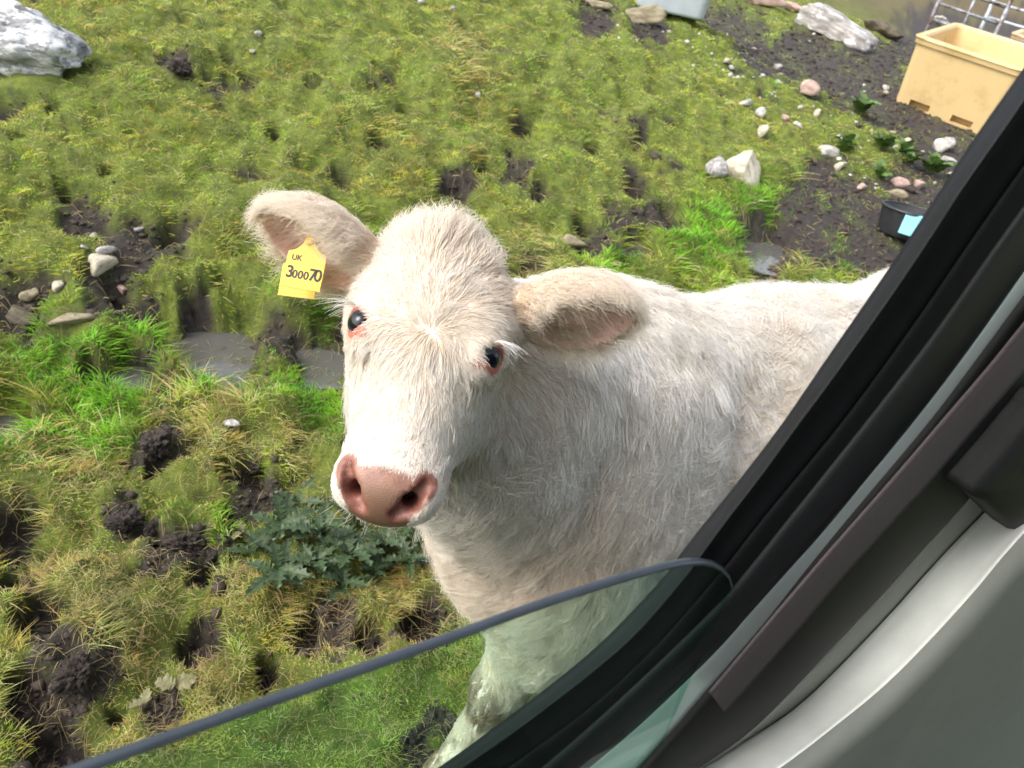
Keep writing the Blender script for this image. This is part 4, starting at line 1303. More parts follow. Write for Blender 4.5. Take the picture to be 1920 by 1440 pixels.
def sdf_head(p, holes=True):
    q = (p - HO.astype(np.float32)) @ HM.astype(np.float32)
    v = lambda *a: np.array(a, np.float32)
    d = sd_ell(q, v(-0.005, -0.040, -0.088), (0.086, 0.098, 0.086))
    d = smin(d, sd_ell(q, v(-0.020, -0.112, -0.082), (0.044, 0.036, 0.05)), 0.04)
    for s in (-1, 1):
        d = smin(d, sd_ell(q, v(s * 0.053 - 0.006, -0.066, -0.092), (0.039, 0.042, 0.05)), 0.04)
    d = smin(d, sd_cone(q, v(0, -0.01, -0.075), v(0, 0.13, -0.058), 0.073, 0.050), 0.035)
    for s in (-1, 1):
        d = smin(d, sd_ell(q, v(s * 0.054, -0.016, -0.050), (0.036, 0.040, 0.038)), 0.03)
        d = smin(d, sd_ell(q, v(s * 0.040, 0.035, -0.118), (0.030, 0.075, 0.055)), 0.04)
    d = smin(d, sd_ell(q, v(0, 0.150, -0.060), (0.055, 0.040, 0.048)), 0.03)
    d = smin(d, sd_cone(q, v(0, 0.04, -0.140), v(0, 0.150, -0.095), 0.046, 0.033), 0.04)
    # the nose: a broad pad that slopes back towards the mouth
    d = smin(d, sd_ell(q, v(0, 0.166, -0.046), (0.051, 0.034, 0.034)), 0.015)
    for s in (-1, 1):
        d = smin(d, sd_ell(q, v(s * 0.036, 0.162, -0.040), (0.019, 0.026, 0.022)), 0.012)
    if holes:
        for A_, B_, C_, D_ in NOSTRILS:            # each a comma: slit up and out, with the hole behind it
            d = smax(d, -sd_cone(q, A_, B_, 0.0066, 0.0092), 0.004)
            d = smax(d, -sd_cone(q, B_, C_, 0.0092, 0.0056), 0.004)
            d = smax(d, -sd_cone(q, B_, D_, 0.0094, 0.0072), 0.004)
    # mouth line
    d = smax(d, -sd_ell(q, v(0, 0.190, -0.078), (0.046, 0.018, 0.0035)), 0.006)
    # eye sockets
    for c in EYES:
        s = np.sign(c[0])
        d = smin(d, sd_ell(q, c.astype(np.float32) + v(-s * 0.006, 0, -0.004), (0.019, 0.027, 0.024)), 0.018)
        d = smax(d, -sd_ell(q, c.astype(np.float32) + v(s * 0.011, 0.0, 0.010), (0.0170, 0.0082, 0.0185)), 0.005)
    return d

def _face_f(w, a):
    """depth of the muzzle surface at (w, a) in the head frame"""
    fs_ = np.linspace(0.03, -0.08, 600)
    pp = np.array([H(w, a, f_) for f_ in fs_], np.float32)
    return float(fs_[int(np.argmax(sdf_head(pp, False) < 0))])
NOSTRILS = []
_ns = []
for s in (-1, 1):
    pa, pb_, pc_ = (s * 0.0190, 0.1885), (s * 0.0310, 0.1755), (s * 0.0410, 0.1540)
    A_, B_, C_ = [np.array([w_, a_, _face_f(w_, a_) - 0.003], np.float32) for w_, a_ in (pa, pb_, pc_)]
    D_ = B_ + np.array([-s * 0.010, -0.016, -0.034], np.float32)
    _ns.append((A_, B_, C_, D_))
NOSTRILS = _ns
_MB = np.stack([BE, BP, BZ], 1).astype(np.float32)
PRIMS = []                                        # (fn, centre, reach, blend)
def _ell(c, r, k, M=None):
    c = np.asarray(c, np.float32); r = np.asarray(r, np.float32)
    PRIMS.append((lambda p: sd_ell(p, c, r, _MB if M is None else M), c, float(r.max()), k))
def _cone(a, b, ra, rb, k):
    a = np.asarray(a, np.float32); b = np.asarray(b, np.float32)
    PRIMS.append((lambda p: sd_cone(p, a, b, ra, rb), (a + b) / 2, float(np.linalg.norm(b - a) / 2 + max(ra, rb)), k))
_ell(B(0.42, 0, 0.785), (0.52, 0.235, 0.28), 0.1)
_ell(B(0.00, 0, 0.83), (0.25, 0.19, 0.265), 0.10)
_cone(B(-0.02, 0, 0.99), B(0.75, 0, 1.00), 0.085, 0.09, 0.08)
_ell(B(0.88, 0, 0.85), (0.24, 0.20, 0.28), 0.12)
# neck and brisket
_cone(B(-0.06, 0.0, 0.92), H(0.0, -0.02, -0.185), 0.185, 0.100, 0.10)
_cone(B(-0.11, 0.02, 0.77), H(0.0, 0.035, -0.205), 0.160, 0.075, 0.08)
_ell(B(-0.13, 0.05, 0.71), (0.12, 0.13, 0.15), 0.08)
_ell(B(-0.03, 0.15, 0.58), (0.14, 0.085, 0.17), 0.06)
# shoulders and legs
for s, fwd in ((1, 0.015), (-1, 0.34)):
    _ell(B(-0.03, s * 0.125, 0.80), (0.13, 0.07, 0.23), 0.08)
    _cone(B(-0.08, s * 0.135, 0.68), B(-0.10 + fwd, s * 0.13, 0.52), 0.10, 0.072, 0.06)
    _cone(B(-0.10 + fwd, s * 0.13, 0.54), B(-0.155 + fwd, s * 0.125, 0.37), 0.072, 0.050, 0.04)
    _ell(B(-0.16 + fwd, s * 0.125, 0.355), (0.043, 0.042, 0.055), 0.025)
    _cone(B(-0.155 + fwd, s * 0.125, 0.35), B(-0.235 + fwd, s * 0.125, 0.13), 0.036, 0.030, 0.03)
    _cone(B(-0.235 + fwd, s * 0.125, 0.13), B(-0.255 + fwd, s * 0.125, 0.05), 0.037, 0.034, 0.02)
    _cone(B(-0.26 + fwd, s * 0.125, 0.045), B(-0.28 + fwd, s * 0.125, 0.025), 0.042, 0.04, 0.012)
    # hind leg: stifle, hock, shank
    _ell(B(0.86, s * 0.13, 0.72), (0.17, 0.085, 0.24), 0.08)
    _cone(B(0.84, s * 0.14, 0.62), B(0.98, s * 0.13, 0.42), 0.095, 0.050, 0.05)
    _cone(B(0.99, s * 0.13, 0.42), B(0.95, s * 0.13, 0.14), 0.042, 0.031, 0.03)
    _cone(B(0.95, s * 0.13, 0.13), B(0.92, s * 0.13, 0.05), 0.038, 0.036, 0.02)
    _cone(B(0.915, s * 0.13, 0.045), B(0.89, s * 0.13, 0.025), 0.043, 0.04, 0.012)
_cone(B(1.10, 0, 1.02), B(1.16, 0, 0.62), 0.04, 0.022, 0.04)

def sdf(p, reach=0.16):
    p = np.asarray(p, np.float32)
    d = np.full(len(p), 1.0, np.float32)
    for fn, c, r, k in PRIMS:
        q = p - c
        m = np.nonzero((q * q).sum(-1) < (r + reach) ** 2)[0]
        if len(m):
            d[m] = smin(d[m], fn(p[m]), k)
    q = p - HO.astype(np.float32)
    idx = np.nonzero((q * q).sum(-1) < 0.34 ** 2)[0]
    if len(idx):
        q = p[idx]
        dd = smin(sdf_head(q), d[idx], 0.030)
        for E in EARS:
            dd = smin(dd, sd_ear(q, E), 0.016)
        d[idx] = dd
    return np.maximum(d, 0.004 - p[:, 2])

def surface_nets(lo, hi, h, blk=8):
    n = np.ceil((hi - lo) / h / blk).astype(int) * blk
    Fv = np.full(n, 1.0, np.float32)
    nb = n // blk
    g = np.stack(np.meshgrid(*[np.arange(k) for k in nb], indexing='ij'), -1).reshape(-1, 3)
    cen = lo + (g * blk + blk / 2) * h
    dc = sdf(cen)
    act = np.abs(dc) < blk * h * 0.87 * 1.5
    ins = (~act) & (dc < 0)
    for b in g[ins]:
        Fv[b[0] * blk:(b[0] + 1) * blk, b[1] * blk:(b[1] + 1) * blk, b[2] * blk:(b[2] + 1) * blk] = -1
    loc = np.stack(np.meshgrid(*[np.arange(blk)] * 3, indexing='ij'), -1).reshape(-1, 3)
    ga = g[act]
    for s in range(0, len(ga), 400):
        bb = ga[s:s + 400]
        ijk = (bb[:, None, :] * blk + loc[None]).reshape(-1, 3)
        v = sdf(lo + ijk * h)
        Fv[ijk[:, 0], ijk[:, 1], ijk[:, 2]] = v
    S = Fv < 0
    cnt = np.zeros(np.array(n) - 1, np.int8)
    for dx in (0, 1):
        for dy in (0, 1):
            for dz in (0, 1):
                cnt += S[dx:n[0] - 1 + dx, dy:n[1] - 1 + dy, dz:n[2] - 1 + dz]
    ac = np.argwhere((cnt > 0) & (cnt < 8))
    idx = np.full(cnt.shape, -1, np.int32)
    idx[ac[:, 0], ac[:, 1], ac[:, 2]] = np.arange(len(ac))
    acc = np.zeros((len(ac), 3)); num = np.zeros(len(ac))
    cor = [(i, j, k) for i in (0, 1) for j in (0, 1) for k in (0, 1)]
    for A in cor:
        for ax in range(3):
            if A[ax] == 0:
                Bc = list(A); Bc[ax] = 1
                fa = Fv[ac[:, 0] + A[0], ac[:, 1] + A[1], ac[:, 2] + A[2]]
                fb = Fv[ac[:, 0] + Bc[0], ac[:, 1] + Bc[1], ac[:, 2] + Bc[2]]
                cr = (fa < 0) != (fb < 0)
                t = np.where(cr, fa / (fa - fb + 1e-12), 0)
                pt = np.array(A)[None] + t[:, None] * (np.array(Bc) - np.array(A))[None]
                acc += np.where(cr[:, None], pt, 0); num += cr
    V = lo + (ac + acc / num[:, None]) * h
    faces = []
    for ax in range(3):
        sl0 = [slice(None)] * 3; sl1 = [slice(None)] * 3
        sl0[ax] = slice(0, -1); sl1[ax] = slice(1, None)
        ch = S[tuple(sl0)] != S[tuple(sl1)]
        e = np.argwhere(ch)
        b, c = (ax + 1) % 3, (ax + 2) % 3
        e = e[(e[:, b] > 0) & (e[:, c] > 0) & (e[:, b] < cnt.shape[b]) & (e[:, c] < cnt.shape[c])]
        def cell(db, dc_):
            q = e.copy(); q[:, b] -= db; q[:, c] -= dc_
            return idx[q[:, 0], q[:, 1], q[:, 2]]
        q4 = np.stack([cell(1, 1), cell(0, 1), cell(0, 0), cell(1, 0)], 1)
        flip = ~S[e[:, 0], e[:, 1], e[:, 2]]
        q4[flip] = q4[flip][:, ::-1]
        faces.append(q4[(q4 >= 0).all(1)])
    return V, np.concatenate(faces)

def grad(p, eps=0.0015):
    g = np.empty_like(p)
    for k in range(3):
        dv = np.zeros(3); dv[k] = eps
        g[:, k] = sdf(p + dv) - sdf(p - dv)
    return nrm(g)

_lo = np.minimum(B(1.25, 0.3, -0.01), B(-0.6, -0.3, -0.01)); _hi = np.maximum(B(1.25, 0.3, 1.2), B(-0.6, -0.3, 1.2))
corners = np.array([B(e, p_, z) for e in (-0.45, 1.25) for p_ in (-0.32, 0.32) for z in (-0.01, 1.2)] + [E['tip'] for E in EARS] + [H(0, -0.2, 0), H(0, 0.23, 0.02), H(-0.15, 0, 0), H(0.15, 0, 0)])
VOX = 0.0046
CV, CF = surface_nets(corners.min(0) - 0.05, corners.max(0) + 0.05, VOX)
for _ in range(2):
    CN = grad(CV)
    CV = CV - CN * np.clip(sdf(CV), -VOX, VOX)[:, None] * 0.9
CN = grad(CV)
print('calf mesh', len(CV), len(CF), round(time.time() - T0, 1))

# ------------------------------------------------------------------ skin colour of the calf
def nose_pad(q):
    """1 on the bare nose, q in the head frame"""
    w, a, f = q[:, 0], q[:, 1], q[:, 2]
    top = 0.146 + 0.010 * smoothstep(0.0, 0.045, np.abs(w)) * 0.6
    m = smoothstep(top - 0.004, top + 0.004, a) * smoothstep(0.0410, 0.036, np.abs(w) + 0.25 * np.maximum(0, a - 0.175))
    m = m * smoothstep(-0.062, -0.054, f)
    qq = q.astype(np.float32)
    for A_, B_, C_, D_ in NOSTRILS:
        m = np.maximum(m, smoothstep(0.0140, 0.0115, np.minimum(sd_cone(qq, A_, B_, 0.0, 0.0), sd_cone(qq, B_, C_, 0.0, 0.003))))
    return m
hq = to_head(CV)
near_head = (np.abs(hq[:, 0]) < 0.13) & (np.abs(hq[:, 1]) < 0.24) & (hq[:, 2] > -0.2)
skin = np.tile(np.array([0.84, 0.74, 0.66]), (len(CV), 1))
pad = nose_pad(hq) * near_head
n1 = fbm(CV, 0.012, 3)
padc = np.array([0.33, 0.172, 0.130])[None] * (1 + 0.30 * n1[:, None] + 0.22 * noise3(CV, 0.0045, 9)[:, None])
lowp = smoothstep(0.152, 0.182, hq[:, 1] + 0.006 * n1)[:, None]
padc = padc * (1 - lowp) + np.array([0.17, 0.092, 0.058])[None] * (1 + 0.3 * n1[:, None]) * lowp
skin = skin * (1 - pad[:, None]) + padc * pad[:, None]
eye_d = np.min([np.linalg.norm((hq - c) / np.array([1, 1, 1]), axis=1) for c in EYES], axis=0)
er = smoothstep(0.0255, 0.0210, eye_d)
for c in EYES:            # the red inner corner of each eye
    er = np.maximum(er, smoothstep(0.0065, 0.0035, sd_cone(hq.astype(np.float32), c.astype(np.float32), (c + TEAR * np.array([np.sign(c[0]), 1, 1])).astype(np.float32), 0.0, 0.0) - 0.002) * near_head)
er = er[:, None]
skin = skin * (1 - er) + np.array([0.46, 0.14, 0.10]) * er
ear_in = np.zeros(len(CV))
for E in EARS:
    q = (CV - E['base']) @ E['M']
    c = np.array([E['L'] * 0.56 + 0.006, 0, 0.022])
    di = sd_ell(q, c, (E['L'] * 0.44, 0.048, 0.041))
    ear_in = np.maximum(ear_in, smoothstep(0.006, -0.001, di) * (q[:, 0] > 0.01) * (q[:, 0] < E['L'] * 1.1))
skin = skin * (1 - ear_in[:, None]) + np.array([0.74, 0.47, 0.385]) * ear_in[:, None]

for A_, B_, C_, D_ in NOSTRILS:
    dn0 = np.minimum(sd_cone(hq.astype(np.float32), A_, B_, 0.0, 0.0), np.minimum(sd_cone(hq.astype(np.float32), B_, C_, 0.0, 0.0), sd_cone(hq.astype(np.float32), B_, D_, 0.0, 0.0)))
    mm = (smoothstep(0.0140, 0.0095, dn0) * near_head)[:, None]
    skin = skin * (1 - mm) + np.array([0.22, 0.085, 0.062]) * mm      # wet inner lining
calf_me = mesh_from('calf_body', CV, CF)
color_attr(calf_me, 'skin', skin)
float_attr(calf_me, 'pad', pad)
t = NT('calf_skin')
at = t.n('ShaderNodeAttribute', attribute_name='skin')
t.principled(at.outputs['Color'], 0.6, Subsurface_Weight=0.05, Subsurface_Scale=0.006)
ap = t.n('ShaderNodeAttribute', attribute_name='pad')
mr = t.n('ShaderNodeMapRange', i_1=0.0, i_2=1.0, i_3=0.7, i_4=0.48)
t.l(ap.outputs['Fac'], mr.inputs[0]); t.l(mr.outputs[0], t.p.inputs['Roughness'])
vo = t.n('ShaderNodeTexVoronoi'); vo.inputs['Scale'].default_value = 560
t.l(t.objco(), vo.inputs['Vector'])
mu = t.n('ShaderNodeMath', operation='MULTIPLY'); t.l(vo.outputs[0], mu.inputs[0]); t.l(ap.outputs['Fac'], mu.inputs[1])
t.bump(mu.outputs[0], 0.35, 0.0010)
M_skin = t.m

calf = empty('calf', BO)
tag(calf, 'white calf with a yellow ear tag looking up at the camera', 'calf')
def calf_part(name, me, mat, parent=None):
    o = link(name, me, mat, parent or calf)
    if parent is None:
        o.matrix_parent_inverse = Matrix.Translation(-Vector(calf.location))
    return o
calf_body = calf_part('body', calf_me, M_skin)

# ------------------------------------------------------------------ eyes
def uv_sphere(nu=40, nv=24):
    vs, fs = [], []
    for j in range(nv + 1):
        th = math.pi * j / nv
        for i in range(nu):
            ph = 2 * math.pi * i / nu
            vs.append((math.sin(th) * math.cos(ph), math.sin(th) * math.sin(ph), math.cos(th)))
    for j in range(nv):
        for i in range(nu):
            fs.append((j * nu + i, (j + 1) * nu + i, (j + 1) * nu + (i + 1) % nu, j * nu + (i + 1) % nu))
    return np.array(vs), fs
t = NT('calf_eye')
sx = t.n('ShaderNodeSeparateXYZ'); t.l(t.objco(), sx.inputs[0])
cb = t.n('ShaderNodeCombineXYZ')
m1 = t.n('ShaderNodeMath', operation='MULTIPLY'); m1.inputs[1].default_value = 0.74
t.l(sx.outputs[0], m1.inputs[0]); t.l(m1.outputs[0], cb.inputs[0]); t.l(sx.outputs[1], cb.inputs[1])
ln = t.n('ShaderNodeVectorMath', operation='LENGTH'); t.l(cb.outputs[0], ln.inputs[0])
ec = t.ramp(ln.outputs['Value'], [(0.0, (0.003, 0.004, 0.006)), (0.50, (0.004, 0.006, 0.010)), (0.58, (0.018, 0.026, 0.040)),
                                  (0.74, (0.030, 0.036, 0.045)), (0.84, (0.30, 0.28, 0.27)), (0.95, (0.50, 0.42, 0.40))])
t.principled(ec, 0.10, Specular_IOR_Level=0.35, Coat_Weight=0.25, Coat_Roughness=0.02)
M_eye = t.m
sv, sf = uv_sphere()
for c in EYES:
    me = mesh_from('eye', sv, sf)
    o = calf_part('eye', me, M_eye)
    wp = H(*(c + np.array([np.sign(c[0]) * 0.0015, 0, 0.001])))
    out = HW * np.sign(c[0]) * 0.62 + HF * 0.55
    gaze = nrm(nrm(CAM - wp) * 0.75 + nrm(out) * 0.6)
    xx = nrm(np.cross(HA, gaze)); yy = np.cross(gaze, xx)
    R3 = Matrix([[xx[0], yy[0], gaze[0]], [xx[1], yy[1], gaze[1]], [xx[2], yy[2], gaze[2]]])
    o.matrix_parent_inverse = Matrix.Identity(4)
    o.matrix_basis = Matrix.Translation(Vector(wp - BO)) @ R3.to_4x4() @ Matrix.Scale(EYE_R, 4)

# ------------------------------------------------------------------ fur
tris = np.concatenate([CF[:, [0, 1, 2]], CF[:, [0, 2, 3]]])
tv = CV[tris]
area = np.linalg.norm(np.cross(tv[:, 1] - tv[:, 0], tv[:, 2] - tv[:, 0]), axis=1) / 2
tc = tv.mean(1)
tn = CN[tris].mean(1)

def ear_coords(p):
    """for each point: which ear (-1 none), coords in that ear's frame"""
    which = np.full(len(p), -1)
    co = np.zeros((len(p), 3))
    for i, E in enumerate(EARS):
        q = (p - E['base']) @ E['M']
        L = E['L']
        inside = sd_ell(q, np.array([L * 0.54, 0, 0]), (L * 0.52, 0.062, 0.047)) < 0
        which[inside] = i
        co[inside] = q[inside]
    return which, co

def regions(p, n):
    q = to_head(p)
    w, a, f = q.T
    ew, eq = ear_coords(p)
    ear = ew >= 0
    hd = smoothstep(0.30, 0.22, np.linalg.norm(q - np.array([0, 0.02, -0.09]), axis=1))
    hd = hd * smoothstep(-0.235, -0.15, f)
    hd[ear] = 0
    be = np.stack([(p - BO) @ BE, (p - BO) @ BP, p[:, 2]], -1)
    leg = smoothstep(0.62, 0.45, be[:, 2])
    return q, ear, ew, eq, hd, be, leg

cam_dir = nrm(CAM - tc)
facing = (tn * cam_dir).sum(1)
q_, ear_, ew_, eq_, hd_, be_, leg_ = regions(tc, tn)
dens = np.where(facing > -0.30, 1.0, 0.12)
dens *= np.where(hd_ > 0.4, 0.44e6, np.where(ear_, 0.5e6, 0.28e6))
dens = np.where(leg_ > 0.5, dens * 0.8, dens)
# nothing on the nose or on the eyes
ed = np.min([np.linalg.norm(q_ - c, axis=1) for c in EYES], axis=0)
dens *= 1 - np.clip(nose_pad(q_) * (hd_ > 0.2), 0, 1)
dens *= smoothstep(0.0205, 0.0240, ed)
for c in EYES:
    dens *= smoothstep(0.0030, 0.0065, sd_cone(q_.astype(np.float32), c.astype(np.float32), (c + TEAR * np.array([np.sign(c[0]), 1, 1])).astype(np.float32), 0.0, 0.0))
dens *= (tc[:, 2] > 0.07)
ein = np.zeros(len(tc))
for E in EARS:
    q = (tc - E['base']) @ E['M']
    ein = np.maximum(ein, (sd_ell(q, np.array([E['L'] * 0.56 + 0.006, 0, 0.022]), (E['L'] * 0.44, 0.048, 0.041)) < 0.002) * (q[:, 2] > -0.03))
dens = np.where(ear_ & (ein > 0.5), dens * 0.07, dens)
FUR_SCALE = 1.0
N = int((area * dens).sum() * FUR_SCALE)
cdf = np.cumsum(area * dens); cdf /= cdf[-1]
ti = np.searchsorted(cdf, rng.random(N))
r1, r2 = np.sqrt(rng.random(N)), rng.random(N)
root = tv[ti, 0] * (1 - r1)[:, None] + tv[ti, 1] * (r1 * (1 - r2))[:, None] + tv[ti, 2] * (r1 * r2)[:, None]
nor = nrm(CN[tris[ti, 0]] * (1 - r1)[:, None] + CN[tris[ti, 1]] * (r1 * (1 - r2))[:, None] + CN[tris[ti, 2]] * (r1 * r2)[:, None])
inner = ein[ti] > 0.5
q, ear, ew, eq, hd, be, leg = regions(root, nor)
w, a, f = q.T
print('hairs', N, round(time.time() - T0, 1))

# --- which way the coat lies
def tangent(v, n):
    v = v - n * (v * n).sum(-1, keepdims=True)
    return nrm(v)
topf = smoothstep(0.55, 0.9, nor[:, 2])
flow = BE[None] * 0.75 - BZ[None] * 0.55
front = smoothstep(0.02, -0.16, be[:, 0])[:, None]             # neck and chest: hair hangs
flow = flow * (1 - front) + (BE * 0.18 - BZ * 1.0 + BP * 0.08)[None] * front
neckv = nrm(B(0.1, 0, 0.9) - H(0, 0, -0.15))
nk = (smoothstep(0.80, 0.95, be[:, 2]) * smoothstep(0.05, -0.1, be[:, 0]))[:, None]
flow = flow * (1 - nk) + (neckv * 0.75 - BZ * 0.55)[None] * nk
flow = flow * (1 - leg[:, None]) + (-BZ + BE * 0.15)[None] * leg[:, None]
# the whorl on the forehead
dw, da = w - 0.010 + 0.010 * noise3(root, 0.025, 58), a + 0.004 + 0.010 * noise3(root, 0.025, 59)
rr = np.sqrt(dw * dw + da * da) + 1e-4
fw, fa = 0.75 * dw / rr, da / rr
fw, fa = fw - 0.25 * fa, fa + 0.25 * fw
down = smoothstep(0.02, 0.09, a)
fw = fw * (1 - 0.65 * down); fa = fa * (1 - down) + 1.0 * down
up = smoothstep(-0.04, -0.10, a)
fa = fa * (1 - up) - 0.8 * up; fw = fw * (1 - 0.4 * up)
hflow = HW[None] * fw[:, None] + HA[None] * fa[:, None] - HF[None] * (0.25 + 0.5 * smoothstep(0.045, 0.085, np.abs(w)))[:, None]
flow = flow * (1 - hd[:, None]) + hflow * hd[:, None]
for i, E in enumerate(EARS):
    m = ew == i
    ey = eq[m, 1]
    flow[m] = E['x'][None] * 0.9 + E['y'][None] * (ey / 0.055)[:, None] * 0.75 + E['z'][None] * 0.15
flow = nrm(flow)
# swirls
ang = 1.05 * fbm(root, 0.15, 11, 2) + 0.45 * noise3(root, 0.035, 31)
ang = ang * np.where(hd > 0.5, 0.45, np.where(ear, 0.5, 1.0))
tx = tangent(flow, nor)
bx = np.cross(nor, tx)
jit = rng.normal(0, 0.16, N)
ang = ang + jit
tx = tx * np.cos(ang)[:, None] + bx * np.sin(ang)[:, None]
bx = np.cross(nor, tx)

# --- how long, how lifted
length = np.full(N, 0.082) * (1 + 0.25 * fbm(root, 0.09, 5, 2))
length = length * (1 - leg) + 0.020 * leg
face = 0.010 + 0.015 * smoothstep(0.085, 0.0, a) + 0.006 * smoothstep(0.0, -0.06, a)
face = face * (1 - 0.55 * smoothstep(0.11, 0.145, a))
poll = smoothstep(-0.075, -0.12, a) * smoothstep(0.085, 0.05, np.abs(w + 0.01))
face = face + 0.030 * poll * (0.6 + 0.6 * np.abs(noise3(root, 0.03, 63)))
cheek = smoothstep(-0.08, -0.12, f)
face = face + 0.008 * cheek * smoothstep(0.1, 0.04, a)
length = length * (1 - hd) + face * hd
length = np.where(ear, np.where(inner, 0.018, 0.026 + 0.026 * (np.abs(eq[:, 1]) / 0.055) ** 2), length)
# a longer fringe along the near edge of each ear
edr = np.min([np.linalg.norm(q - c, axis=1) for c in EYES], axis=0)
length *= 0.42 + 0.58 * smoothstep(0.024, 0.048, edr)
length *= rng.uniform(0.7, 1.12, N)
lift = 0.25 + 0.40 * topf * (1 - hd)
lift = lift * (1 - hd) + (0.22 + (0.50 + 0.35 * noise3(root, 0.022, 64)) * poll) * hd
lift = np.where(ear, 0.44, lift)
lift = lift + rng.normal(0, 0.07, N)
lift0 = lift
droop = np.where(ear, 0.25, 0.18) * (1 - 0.8 * poll * hd)

# --- clumps
warp = np.stack([noise3(root, 0.02, 51), noise3(root, 0.02, 52), noise3(root, 0.02, 53)], -1) * 0.012
cs = np.where(hd > 0.5, 0.0110, np.where(ear, 0.008, 0.0165)) * (1 + 0.35 * noise3(root, 0.05, 57))
key = np.floor((root + warp) / cs[:, None]).astype(np.int64)
hk = (key[:, 0] * 73856093) ^ (key[:, 1] * 19349663) ^ (key[:, 2] * 83492791)
_, inv = np.unique(hk, return_inverse=True)
nc = inv.max() + 1
cnt = np.bincount(inv, minlength=nc).astype(float)
ccen = np.stack([np.bincount(inv, root[:, k], nc) / cnt for k in range(3)], -1)
cdir = np.stack([np.bincount(inv, tx[:, k], nc) / cnt for k in range(3)], -1)
off = root - ccen[inv]
off[np.linalg.norm(off, axis=1) > 0.028] = 0
cph = rng.uniform(0, 2 * math.pi, nc)[inv]
cla = rng.normal(0, 1, nc)[inv]
cle = rng.uniform(0.78, 1.15, nc)[inv]
length = length * cle
lift = lift0 + rng.normal(0, 0.10, nc)[inv] * (1 - 0.4 * hd)
tx = nrm(tx + 0.8 * nrm(cdir)[inv])
K = 8
ts = np.linspace(0, 1, K)
clump = np.where(hd > 0.5, 0.88, 0.96) * rng.uniform(0.6, 1.1, N)
clump = np.where(ear, 0.55, clump)
wav = np.where(hd > 0.5, 0.10, np.where(ear, 0.10, 0.17)) * (0.6 + 0.5 * np.abs(cla))
freq = np.where(hd > 0.5, 0.9, 1.9)
pts = np.empty((N, K, 3), np.float32)
for k, tt in enumerate(ts):
    s_t = tt * np.cos(lift * (1 - 0.35 * tt)) + 0
    n_t = tt * np.sin(lift) * (1 - 0.45 * tt)
    wv = wav * np.sin(2 * math.pi * freq * tt + cph) * tt - wav * np.sin(cph) * 0 
    wv2 = 0.5 * wav * np.cos(2 * math.pi * freq * tt * 1.1 + cph * 1.7) * tt
    p_ = root + (tx * s_t[:, None] + nor * (n_t + wv2 * 0.5)[:, None] + bx * (wv + 0.10 * cla * tt * tt)[:, None]) * length[:, None]
    p_ = p_ - off * (clump * tt ** 1.4)[:, None]
    p_[:, 2] -= droop * length * tt * tt
    pts[:, k] = p_
base_r = np.where(hd > 0.5, 0.00036, np.where(ear, 0.00026, 0.00042))
rad = base_r[:, None] * (1 - 0.85 * ts[None] ** 1.5)

# --- colour of each hair
white = np.array([0.885, 0.870, 0.840])
cream = np.array([0.86, 0.795, 0.695])
warm = np.array([0.85, 0.725, 0.575])
mixn = smoothstep(-0.5, 0.6, fbm(root, 0.10, 71, 3))[:, None]
colr = white * (1 - 0.45 * mixn) + cream * 0.45 * mixn
chest = (smoothstep(0.05, -0.12, be[:, 0]) * smoothstep(1.02, 0.78, be[:, 2]) * (1 - hd))[:, None]
lowb = (smoothstep(0.85, 0.60, be[:, 2]) * (1 - hd) * smoothstep(-0.3, 0.5, fbm(root, 0.08, 79, 3)))[:, None]
colr = colr * (1 - 0.30 * lowb) + np.array([0.62, 0.50, 0.36]) * 0.30 * lowb
colr = colr * (1 - 0.55 * chest) + (cream * 0.6 + warm * 0.4) * 0.55 * chest
hc = (hd * smoothstep(0.06, -0.05, a))[:, None]
colr = colr * (1 - 0.45 * hc) + cream * 0.45 * hc
pc = (hd * smoothstep(-0.07, -0.13, a))[:, None]
colr = colr * (1 - 0.35 * pc) + warm * 0.35 * pc
e_ = ear.astype(float)[:, None]
colr = colr * (1 - 0.75 * e_) + (cream * 0.55 + warm * 0.45) * 0.75 * e_
mz = (hd * smoothstep(0.10, 0.14, a))[:, None]
colr = colr * (1 - 0.7 * mz) + np.array([0.86, 0.82, 0.79]) * 0.7 * mz
dirt = leg * smoothstep(0.50, 0.34, be[:, 2]) * smoothstep(-0.35, 0.35, fbm(root, 0.04, 77, 2))
dirt = (dirt * 0.85)[:, None]
colr = colr * (1 - dirt) + np.array([0.22, 0.14, 0.07]) * dirt
colr = colr * (1 + 0.10 * rng.normal(0, 1, N)[:, None] * np.array([0.5, 0.6, 0.8]))
colr = np.clip(colr, 0.02, 0.95)

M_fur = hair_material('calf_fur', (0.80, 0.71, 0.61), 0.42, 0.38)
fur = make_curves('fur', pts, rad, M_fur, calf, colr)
fur.matrix_parent_inverse = Matrix.Translation(-Vector(calf.location))

